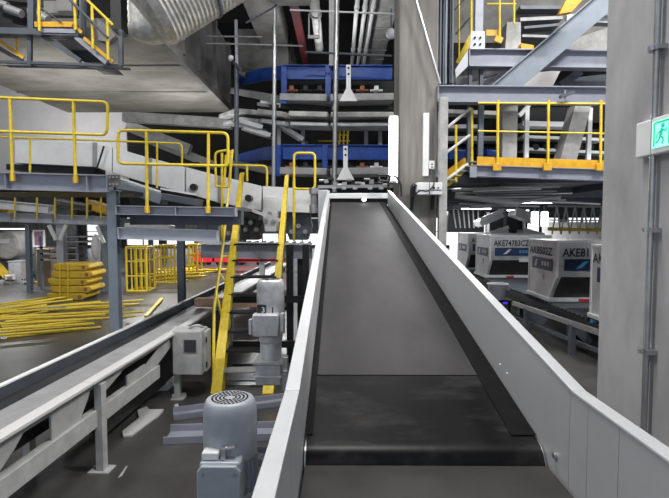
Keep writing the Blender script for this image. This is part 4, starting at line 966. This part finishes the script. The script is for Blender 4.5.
# ================================================================== CARGO CONTAINERS
XC = 4.95
def ake(label, yn, yf, code, sticker='blue', side_code=None, text_k=1.0, side_sticker=True):
    z0, z1 = .74, 2.16; cut = .62; inset = .42
    t = thing('cargo_container', label, 'container', (XC+1, (yn+yf)/2, z0), 0, None)
    def pr(y, z): return V((XC, y, z))
    poly = [pr(yn+inset,z0+.08), pr(yn,z0+cut), pr(yn,z1), pr(yf,z1), pr(yf,z0+.08)]
    obj('shell', MB().prism(poly,(2.0,0,0)), 'aluminium_sheet', t, .01)
    obj('base_tray', MB().mm(XC-.05, XC+2.05, yn+inset-.12, yf+.02, z0, z0+.085), 'white_paint', t, .01)
    obj('reflector', MB().mm(XC+.65, XC+.9, yn+inset-.13, yn+inset-.119, z0+.015, z0+.07), 'red', t)
    # edge frames
    e = MB(); w = .05
    for x in (XC-.012, XC+2.0-w+.012):
        e.mm(x, x+w, yn-.012, yn+w, z0+cut, z1+.01); e.mm(x, x+w, yf-w, yf+.012, z0+.08, z1+.01)
        e.bar((x+w/2, yn+.01, z0+cut),(x+w/2, yn+inset, z0+.09), w, w, up=V((0,1,0)))
    e.mm(XC-.012, XC+2.012, yn-.014, yn+w, z1-.04, z1+.012); e.mm(XC-.012, XC+2.012, yf-w, yf+.013, z1-.04, z1+.012); e.mm(XC-.014, XC+.02, yn, yf, z1-.04, z1+.012)
    obj('edge_frame', e, 'white_paint', t, .004)
    # dark sheet on the sloping underside, its shade put into the colour
    n_ = V((0,-(cut-.08),-inset)).normalized()
    q = [V((XC+.10,yn+inset,z0+.10)),V((XC+1.9,yn+inset,z0+.10)),V((XC+1.9,yn+.01,z0+cut)),V((XC+.10,yn+.01,z0+cut))]
    obj('slope_shade', MB().prism([p+n_*.004 for p in q], n_*.01), 'shaded_underside', t)
    st_ = 'sticker_blue' if sticker == 'blue' else 'sticker_navy'
    s1 = obj('sticker', MB().mm(XC+.16, XC+1.75, yn-.018, yn-.014, z1-.66, z1-.40), st_, t, label='dark blue airline sticker')
    sw = MB(); sx = XC+.42; sz = z1-.62
    sw.add([(sx,yn-.02,sz),(sx+.14,yn-.02,sz+.03),(sx+.28,yn-.02,sz+.18),(sx+.17,yn-.02,sz+.16)],[(0,1,2,3)])
    obj('emblem', sw, 'print_cyan' if sticker != 'blue' else 'print_white', s1)
    mk = MB()
    for i in range(7): mk.add([(XC+.95+i*.10,yn-.02,sz+.05),(XC+1.02+i*.10,yn-.02,sz+.05),(XC+1.02+i*.10,yn-.02,sz+.14),(XC+.95+i*.10,yn-.02,sz+.14)],[(0,1,2,3)])
    obj('sticker_text', mk, 'print_cyan', s1)
    obj('lettering', text_mb(code, (XC+.12, yn-.016, z1-.34), (1,0,0),(0,0,1), .185, .0, 1.0, width=.115*len(code)), 'print_black', t)
    obj('paper_label', MB().mm(XC+.95,XC+1.35,yn-.018,yn-.014,z1-.86,z1-.73), 'print_white', t)
    # side (end) face towards -x
    if side_sticker:
        ym = (yn+yf)/2
        s2 = obj('sticker', MB().mm(XC-.02,XC-.016,ym-.60,ym+.56,z1-.70,z1-.42), 'sticker_blue', t, label='dark blue airline sticker on the end panel')
        j = MB(); X_ = XC-.022
        j.add([(X_,ym+.42,z1-.64),(X_,ym+.30,z1-.66),(X_,ym+.22,z1-.46),(X_,ym+.32,z1-.48)],[(0,1,2,3)])
        j2 = MB()
        for i in range(3): j2.add([(X_,ym-.02-i*.16,z1-.60),(X_,ym-.13-i*.16,z1-.60),(X_,ym-.13-i*.16,z1-.50),(X_,ym-.02-i*.16,z1-.50)],[(0,1,2,3)])
        obj('emblem', j, 'print_white', s2); obj('sticker_text', j2, 'print_white', s2)
        obj('data_plate', MB().mm(XC-.02,XC-.014,ym-.12,ym+.18,z1-.95,z1-.80), 'print_white', t)
    if side_code: obj('lettering', text_mb(side_code, (XC-.016, yf-.10, z1-.34), (0,-1,0),(0,0,1), .18, .0, 1.0, width=.19*len(side_code)), 'print_black', t)
    return t
ake('silver cargo container lettered AKE81 with navy tail sticker', 11.3, 12.96, 'AKE81', 'navy', 'AK8502Z')
ake('silver cargo container lettered AKE74783CZ with dark blue band', 16.3, 17.95, 'AKE74783CZ', 'blue', text_k=.88)
ake('silver container at the far left of the container row', 19.0, 20.7, 'AKE', 'navy')
ake('silver container cut off by the near pillar, lettered AK', 8.12, 9.78, 'AKE', 'blue', 'AK')
# deck rail on which they stand
a0, a1 = G(513,303,.62), G(606,335,.62)
dr_ = (a1-a0).normalized()
a1 = a0 + dr_*5.5
rk = thing('roller_deck', 'dark roller deck with a pale front rail carrying the cargo containers', 'deck', (5.8, 14, 0))
obj('front_rail', MB().bar(a0,a1,.06,.10), 'zinc', rk, .004)
obj('deck_frame', MB().mm(XC-.1, XC+2.2, 7.5, 21.5, .50, .66), 'black_steel', rk)
obj('side_skirt', MB().mm(XC+.25, XC+.3, 7.5, 21.5, .02, .50), 'black_steel', rk)
rl = MB()
for i in range(70): rl.cyl((XC-.05,7.7+i*.195,.70),(XC+2.1,7.7+i*.195,.70),.035,8)
o = obj('deck_roller', rl, 'slate_steel', rk); o['kind'] = 'stuff'
for f_ in (.12,.45,.8):
    p = a0.lerp(a1,f_)
    obj('front_leg', MB().mm(p.x-.05,p.x+.05,p.y-.05,p.y+.05,0,.60), 'slate_steel', rk)
    obj('gusset', MB().prism([p+V((.06,0,-.05)),p+V((.9,0,-.05)),p+V((.8,0,-.25)),p+V((.3,0,-.42)),p+V((.06,0,-.2))],(0,.03,0)), 'slate_steel', rk)
for yy in (8,11,14,17,20.5):
    for xx in (XC+.2, XC+2.0): obj('leg', MB().mm(xx-.06,xx+.06,yy-.06,yy+.06,0,.50), 'slate_steel', rk)
obj('lower_rail', MB().bar(a0+V((.1,.1,-.38)),a1+V((.1,.1,-.38)),.05,.08), 'slate_steel', rk)
obj('blue_tag', MB().box(P(594,321,9.6),(.12,.05,.06)), 'print_cyan', rk)
# bucket with violet glow
pb_ = G(497,297,.45)
bk = thing('plastic_tub', 'clear plastic tub with pale handles at the end of the roller deck', 'tub', V((pb_.x,pb_.y,.62)))
c = V((P(497.5,290,13).x, 13.0, 0)); z0 = P(497,299,13).z; z1 = P(497,284,13).z
bk.location = (c.x,c.y,z0); WM[bk.name] = Matrix.Translation((c.x,c.y,z0))
obj('tub_wall', MB().lathe([(.17,z0),(.24,z1-.03),(.26,z1),(.24,z1+.005),(.22,z1-.03),(.16,z0+.02)], c, n=24), 'clear_plastic', bk)
obj('rim', MB().tube([c+V((math.cos(i*PI/12)*.26,math.sin(i*PI/12)*.26,z1)) for i in range(24)], .02, 8, True), 'print_white', bk)
for s_ in (-1,1): obj('handle', MB().box(c+V((s_*.24,-.12,z1-.09)),(.08,.05,.12)), 'print_white', bk, .01)
sd = thing('side_stand', 'dark stand holding the clear tub, lit violet beneath', 'stand', (c.x,13,0))
obj('top', MB().mm(c.x-.3,c.x+.35,12.75,13.3,z0-.04,z0), 'black_steel', sd)
for s_ in (-1,1): obj('leg', MB().mm(c.x+s_*.25-.03,c.x+s_*.25+.03,12.8,12.86,0,z0-.04), 'black_steel', sd)
obj('violet_led', MB().box((P(503,303,12.9).x,12.72,z0-.06),(.10,.02,.04)), 'led_violet', sd)

# ================================================================== FLOOR ITEMS
solo('scrap_bracket', MB().prism([G(122,433),G(139,420),G(137,412),G(147,408),G(149,411),G(164,411),G(158,418),G(153,421),G(132,437),G(123,438)], (0,0,.03)), 'worn_white', 'white perforated scrap bracket lying on the floor', 'bracket', bevel=.006)
def channel(label, pa, pb2, h, w, m):
    a, b = V(pa), V(pb2); d = (b-a).normalized(); s_ = V((-d.y,d.x,0))*w
    mb = MB(); mb.prism([a,b,b+s_,a+s_],(0,0,.01)); mb.prism([a,b,b+s_*.06,a+s_*.06],(0,0,h)); mb.prism([a+s_*.94,b+s_*.94,b+s_,a+s_],(0,0,h))
    solo('steel_channel', mb, m, label, 'channel')
channel('lavender steel channel lying on the floor, nearer one', G(163,445), G(300,440), .09, .38, 'lavender_steel')
channel('lavender steel channel lying on the floor, farther one', G(174,421), G(300,404), .08, .30, 'lavender_steel')
channel('dark steel channel on the floor behind the near motor', G(215,462), G(292,470), .08, .3, 'slate_steel')
solo('small_box', MB().mm(G(150,391).x, G(168,391).x, G(158,391).y, G(158,391).y+.35, 0, .14), 'white_paint', 'small white box on the floor under the low conveyor', 'box', bevel=.008)
solo('pipe_offcut', MB().cyl(G(172,398)+V((0,0,.03)), G(186,396)+V((0,0,.03)), .03, 12), 'worn_white', 'short pale pipe offcut at the foot of the cabinet leg', 'pipe')
solo('paper_scrap', MB().prism([G(174,406),G(178,405),G(179,409),G(176,410)],(0,0,.02)), 'print_white', 'tiny white paper scrap on the floor right of the cabinet leg', 'scrap')
solo('paper_strip', MB().prism([G(118,478),G(126,466),G(128,466),G(122,476)],(0,0,.004)), 'concrete_pale', 'thin pale strip of paper on the floor near the front leg', 'scrap')
solo('steel_sheet', MB().box(V((P(246,386,7.7).x, 8.3, P(246,384,7.9).z)), (.9,.5,.03)), 'slate_steel', 'dark steel sheet lying on the lowest stair tread', 'sheet')
# dark support frame to the right of the stairs
t = thing('steel_trestle', 'dark steel support frame between the stairs and the belt conveyor', 'frame', P(296,380,9.0))
t.location.z = 0; WM[t.name] = Matrix.Translation(t.location)
for px in (290,306):
    p = P(px,250,9.2); obj('upright', MB().mm(p.x-.06,p.x+.06,9.1,9.25,0,p.z+.1), 'black_steel', t)
for py in (300,345,368):
    a = P(232,py,8.9); b = P(306,py,8.9); obj('cross_rail', MB().mm(a.x,b.x,8.95,9.02,a.z-.06,a.z+.06), 'slate_steel' if py > 360 else 'black_steel', t)

# tube bundles on the floor (every tube a thing)
random.seed(5)
def pipe_bundle(group, label, rows, m='yellow'):
    for i,(x0,y0,x1,y1,r,z) in enumerate(rows):
        a, b = G(x0,y0), G(x1,y1); 
        solo('yellow_tube', MB().cyl(a+V((0,0,z+r)), b+V((0,0,z+r)), r, 8), m, label, 'tube', group)
rows = []
for i in range(21):
    y = 309 + i*1.45
    rows.append((random.uniform(-35,10), y+random.uniform(-1.5,1.5)+2, random.uniform(100,150)-i*.9, y-6+random.uniform(-2.5,2), .028, (i%3)*.05))
pipe_bundle('yellow tubes laid on the floor at left', 'yellow tube among the long yellow tubes lying left of the blue-grey column', rows)
rows = []
for i in range(9):
    rows.append((random.uniform(-20,10), 308+i*1.6, random.uniform(45,75), 298+i*1.5, .03, .02+(i%2)*.06))
pipe_bundle('thin yellow tubes behind the long ones', 'thin yellow tube in the smaller heap in front of the ochre stack', rows)
solo('pale_tube', MB().cyl(G(28,314)+V((0,0,.1)), G(66,310)+V((0,0,.1)), .025, 8), 'grey_plate', 'single pale tube lying on the yellow tubes', 'tube')
solo('yellow_offcut', MB().bar(G(146,318)+V((0,0,.05)), G(162,300)+V((0,0,.05)), .10,.05), 'yellow', 'lone yellow bar slanting away from the tube heap', 'bar')
rows = []
for i in range(22):
    x0 = random.uniform(128,150)+i*1.0; rows.append((x0, 285-i*.45+random.uniform(-1,1), x0+random.uniform(35,62), 281-i*.45+random.uniform(-3,1), .045, (i%4)*.09))
pipe_bundle('yellow tubes heaped in the middle distance', 'yellow tube in the heap beside the far yellow cages', rows)

# ochre stack: nested plastic pieces
Ys = 16.4
zz = 0
for i in range(5):
    a = P(46,300,Ys).x; b = P(94,300,Ys).x
    x0 = a + (.0,.12,.05,.2,.25)[i]; x1 = b - (.25,.05,.15,.0,.1)[i]
    h_ = .245
    mb = MB(); poly = [(x0+.12,zz+.005),(x1-.15,zz+.005),(x1,zz+h_*.45),(x1-.06,zz+h_-.01),(x0+.02,zz+h_-.01),(x0,zz+h_*.5)]
    mb.prism([(x,Ys,z) for x,z in poly],(0,1.0,0))
    t = thing('ochre_barrier', ['ochre plastic block at the bottom of the stack','ochre plastic block second from the bottom of the stack','ochre plastic block in the middle of the stack','ochre plastic block second from the top of the stack','ochre plastic block on top of the stack'][i], 'block', ((x0+x1)/2,Ys+.5,zz), 0, 'stacked ochre plastic blocks')
    obj('body', mb, 'ochre_plastic', t, .03)
    obj('socket', MB().cyl((x1-.22,Ys-.015,zz+h_*.5),(x1-.22,Ys+.02,zz+h_*.5),.06,12), 'orange', t)
    zz += h_
solo('strap', MB().bar(P(60,262,Ys-.03),P(60,299,Ys-.03),.03,.02).bar(P(68,262,Ys-.03),P(68,301,Ys-.03),.03,.02), 'yellow', 'pale yellow straps tied round the ochre stack', 'strap')

# yellow cages
def cage(label, x0,x1,yt,yb_,Y, nbar=5):
    a = P(x0,yt,Y); b = P(x1,yb_,Y); b.z = max(b.z,.0)
    t = thing('yellow_cage', label, 'cage', ((a.x+b.x)/2,Y+.4,0))
    for yy in (Y,Y+.8):
        f_ = MB()
        loop = [(a.x,yy,.03),(b.x,yy,.03),(b.x,yy,a.z),(a.x,yy,a.z)]
        obj('frame', MB().tube(arc_loop(loop,.03,2,True),.045,8,True), 'yellow', t)
        for i in range(1,nbar): obj('bar', MB().cyl((a.x+(b.x-a.x)*i/nbar,yy,.03),(a.x+(b.x-a.x)*i/nbar,yy,a.z),.03,6), 'yellow', t)
        for k_ in (.35,.68): obj('rung', MB().cyl((a.x,yy,a.z*k_),(b.x,yy,a.z*k_),.03,6), 'yellow', t)
    for x in (a.x,b.x):
        for z in (.03,a.z): obj('side_tie', MB().cyl((x,Y,z),(x,Y+.8,z),.03,6), 'yellow', t)
cage('yellow tube cage right behind the blue-grey column',126,147,247,283,18.5,4)
cage('yellow tube cage between the two columns',154,175,246,278,21,6)
cage('yellow tube cage right of the dark column',184,197,245,272,23,3)
# cage contents, background clutter
def crate(name,label,cat,px0,px1,yt,Y,m,z0=0,d=.8,extra=None):
    a=P(px0,yt,Y); b=P(px1,yt,Y); t=thing(name,label,cat,((a.x+b.x)/2,Y+d/2,z0))
    obj('body', MB().mm(a.x,b.x,Y,Y+d,z0,a.z), m, t, .02)
    w=b.x-a.x; obj('lid', MB().mm(a.x-.02,b.x+.02,Y-.02,Y+d+.02,a.z,a.z+.04), m, t)
    obj('strap', MB().mm(a.x+w*.45,a.x+w*.52,Y-.012,Y,z0,a.z), 'grey_plate', t)
    return t
crate('cardboard_box','brown box in the shadow behind the yellow cages','box',148,156,252,24,'cardboard')
crate('storage_crate','dark crate behind the first yellow cage','crate',127,146,250,20.5,'junk')
crate('cardboard_box','brown cardboard box left of the pallet rack','box',36,50,250,20,'cardboard')
crate('storage_crate','grey crate beside the framed poster','crate',8,20,262,21,'grey_plate')
t = thing('round_tank','big pale round tank end at the far left','tank',P(11,270,23))
p = P(11,245,23); t.location=(p.x,23,0); WM[t.name]=Matrix.Translation(t.location)
obj('drum', MB().lathe([(.01,-.02),(.55,0),(.64,.1),(.64,1.6)], (p.x,22.5,p.z), V((0,1,0)), 32), 'concrete_pale', t)
obj('cradle', MB().mm(p.x-.5,p.x+.5,22.8,24,0,p.z-.55), 'slate_steel', t)
obj('label_patch', MB().mm(p.x-.35,p.x+.3,22.44,22.47,p.z+.1,p.z+.3), 'print_white', t)
t = thing('framed_poster','white framed pinkish poster board behind the dark column','poster',P(39,250,22))
a=P(32.5,230,22); b=P(45,247,22)
t.location=((a.x+b.x)/2,22,b.z); WM[t.name]=Matrix.Translation(t.location)
obj('board', MB().mm(a.x,b.x,22,22.05,b.z,a.z), 'print_white', t); obj('picture', MB().mm(a.x+.08,b.x-.08,21.985,22,b.z+.08,a.z-.06), 'poster_pink', t)
obj('stand_leg', MB().mm(a.x+.05,a.x+.1,22,22.05,0,b.z).mm(b.x-.1,b.x-.05,22,22.05,0,b.z), 'slate_steel', t)
t = thing('pallet_rack','dark rack of stacked black shelves behind the ochre stack','rack',(P(58,260,19).x,19.5,0))
for i,py in enumerate((236,241,247,253,259)):
    a=P(38,py,19); b=P(102,py,19) if i<2 else P(76,py,19)
    obj('shelf', MB().mm(P(66 if i<2 else 40,py,19).x,b.x,19,19.9,a.z-.06,a.z), 'black_steel', t); obj('edge_strip', MB().mm(P(66 if i<2 else 44,py,19).x,b.x,18.97,19,a.z-.05,a.z-.01), 'print_white', t)
for px in (40,66,76,101):
    q=P(px,236,19); obj('upright', MB().mm(q.x-.04,q.x+.04,19,19.08,0,q.z), 'bluegrey_steel', t)
solo('white_cover', MB().sphere(P(96,247,18.6),.45,14,(.35,.5,1.1)), 'print_white', 'white draped cover hanging right of the rack', 'cover')
solo('teal_cloth', MB().sphere(G(42,279)+V((0,0,.25)),.4,12,(1.1,.7,.55)), 'teal_cloth', 'teal cloth bundle on the floor left of the ochre stack', 'cloth')
random.seed(9)
for i,(px,py,s_,lb) in enumerate(((6,284,.5,'dark scrap heap at the far left edge of the floor'),(18,280,.45,'grey scrap machine beside the dark column foot'),(30,284,.35,'small scrap pallet left of the teal cloth'),(12,272,.6,'pale scrap unit behind the dark scrap heap'),(46,268,.4,'low brown scrap pile behind the teal cloth'))):
    g=G(px,py); t=thing('scrap_pile',lb,'scrap',g)
    for j in range(6):
        sz=V((random.uniform(.4,1)*s_,random.uniform(.3,.8)*s_,random.uniform(.2,.5)*s_)); c=g+V((random.uniform(-.5,.5)*s_*1.4,random.uniform(-.4,.4)*s_,sz.z/2+ (j//3)*.4*s_))
        obj('scrap_piece', MB().box(c,sz,random.uniform(0,3)), ('junk','grey_plate','slate_steel','concrete_pale','cardboard')[(i+j)%5], t, .01)
t = thing('yellow_sloped_bar','dark yellow sloping ramp edge at the far left floor','ramp',G(5,278))
obj('plate', MB().bar(G(-6,262,.8),G(12,282,.05),.4,.06), 'ochre_plastic', t)
# low right part: red carts far away
for i,(x0,x1,lb) in enumerate(((192,212,'red baggage cart at the left, far beyond the stairs'),(214,236,'red baggage cart seen between the stair stringers, left'),(238,262,'red baggage cart seen between the stair stringers, right'),(264,284,'red baggage cart nearest the belt conveyor'))):
    Yc=30; a=P(x0,249,Yc); b=P(x1,249,Yc); t=thing('baggage_cart',lb,'cart',((a.x+b.x)/2,Yc+.7,0))
    obj('bed', MB().mm(a.x,b.x,Yc,Yc+1.4,.16,.74), 'red', t, .03)
    obj('end_wall', MB().mm(a.x,a.x+.06,Yc,Yc+1.4,.74,.95).mm(b.x-.06,b.x,Yc,Yc+1.4,.74,.95), 'red', t)
    for x in (a.x+.22,b.x-.22): obj('wheel', MB().cyl((x,Yc+.02,.14),(x,Yc+.12,.14),.14,14), 'black_rubber', t)
    obj('load', MB().mm(a.x+.1,b.x-.1,Yc+.2,Yc+1.2,.74,1.1+.12*(i%2)), 'slate_steel' if i%2 else 'junk', t, .05)
# middle-distance platforms with yellow rails under the beams
t = thing('far_walkway','far white walkway with short yellow rails, seen between the two grey beams','walkway',P(155,228,17))
obj('deck', MB().bar(P(128,226,17),P(172,228,17),.6,.2), 'white_paint', t, .02)
for i in range(9): obj('post', MB().cyl(P(131+i*5,214,16.8),P(131+i*5,224,16.8),.025,6), 'yellow', t)
obj('handrail', MB().cyl(P(130,216,16.8),P(172,217,16.8),.025,6), 'yellow', t)
solo('machine_unit', MB().bar(P(200,224,20),P(250,228,20),.8,.5), 'slate_steel', 'dark long unit in the distance under the middle platform', 'machine', bevel=.03)
solo('background_beam', MB().bar(P(100,226,26),P(330,226,26),.5,.8), 'bluegrey_steel', 'distant grey beam crossing above the far windows', 'beam')
for i,px in enumerate((196,225,237,150)):
    solo('far_column', MB().mm(P(px,240,33+i).x-.15,P(px,240,33+i).x+.15,33+i,33.3+i,0,4), 'slate_steel', ['distant dark column above the first red cart','distant dark column behind the left stringer','distant dark column between the stringers','distant dark column behind the yellow cages'][i], 'column')

# ================================================================== LIGHT
LP = [(-6,4,9.4),(0,3.2,9.4),(5,4.5,9.4),(-1,8,9.4),(6,8,9.4),(-9.8,13,9.4)]
for i,(x,y,z) in enumerate(LP):
    t = thing('ceiling_light', 'long tube batten light under the hall ceiling', 'lamp', (x,y,z+.1), 0, 'batten lights under the high ceiling')
    obj('housing', MB().mm(x-1.2,x+1.2,y-.14,y+.14,z+.06,z+.16), 'white_paint', t); obj('tube', MB().cyl((x-1.15,y,z+.03),(x+1.15,y,z+.03),.02,8), 'lamp_white', t)
    lamp('batten_lamp', (x,y,z), (2.4,.6), (430,430,640,130,380,260)[i], color=(1,.98,.95))
# added fill lights, brightening partition, carts and floor
for (x,y,z,w,e) in ((-6.2,16.5,2.2,1.2,60),(-4,14,2.7,1.6,60),(5.2,13.6,3.1,1.4,60),(5.5,20,3.1,1.6,110),(-4,26,5,3,900),(5.5,23,3.1,2,260),(8,22.6,3.1,2,260),(-10,27,5,3,500),(-13,20,2.3,2,120)):
    t = thing('added_batten', 'added batten fill light', 'lamp', (x,y,z+.02), 0, 'added batten fill lights')
    obj('housing', MB().mm(x-.6,x+.6,y-.06,y+.06,z+.03,z+.08), 'white_paint', t); obj('tube', MB().cyl((x-.58,y,z+.015),(x+.58,y,z+.015),.015,8), 'lamp_white', t)
    lamp('added_batten_lamp', (x,y,z-.01), (w,.3), e)
def fill_uplight(x, y, z, power, label, sz=.5):  # unseen upward lamp, added to brighten slab, pale wall and ceiling
    t = thing('added_uplighter', label, 'lamp', (x,y,z-.12))
    obj('housing', MB().mm(x-sz/2-.03,x+sz/2+.03,y-.14,y+.14,z-.12,z-.01), 'black_steel', t, .01)
    o = lamp('added_uplighter_light', (x,y,z), (sz,.22), power, (PI,0,0))
fill_uplight(-6.3,11.6,3.75,60,'added fill light hidden behind the white transfer conveyor, aimed at the slab')
fill_uplight(-4.0,13.5,4.2,40,'added unseen fill light in the dark opening beyond the white transfer conveyor')
fill_uplight(-10.5,18.6,4.4,150,'added unseen fill light behind the white transfer conveyor, aimed at the pale wall',1.6)
fill_uplight(-.3,13.4,6.3,42,'added unseen fill light behind the upper blue conveyor, aimed at the ceiling')
lamp('tube_lamp_light', P(391,150,9.0), (.1,.9), 18, (PI/2,0,0)).rotation_euler = (PI/2,0,PI)
w = bpy.data.worlds.new('world'); SC.world = w; w.use_nodes = True
w.node_tree.nodes['Background'].inputs['Color'].default_value = (.80,.88,1,1)
w.node_tree.nodes['Background'].inputs['Strength'].default_value = .68
SC.view_settings.view_transform = 'Standard'; SC.view_settings.look = 'None'
SC.view_settings.exposure = 0.0; SC.view_settings.gamma = 1.0; SC.view_settings.use_curve_mapping = False
SC.cycles.max_bounces = 5; SC.cycles.diffuse_bounces = 3; SC.cycles.glossy_bounces = 3
SC.cycles.sample_clamp_indirect = 4.0
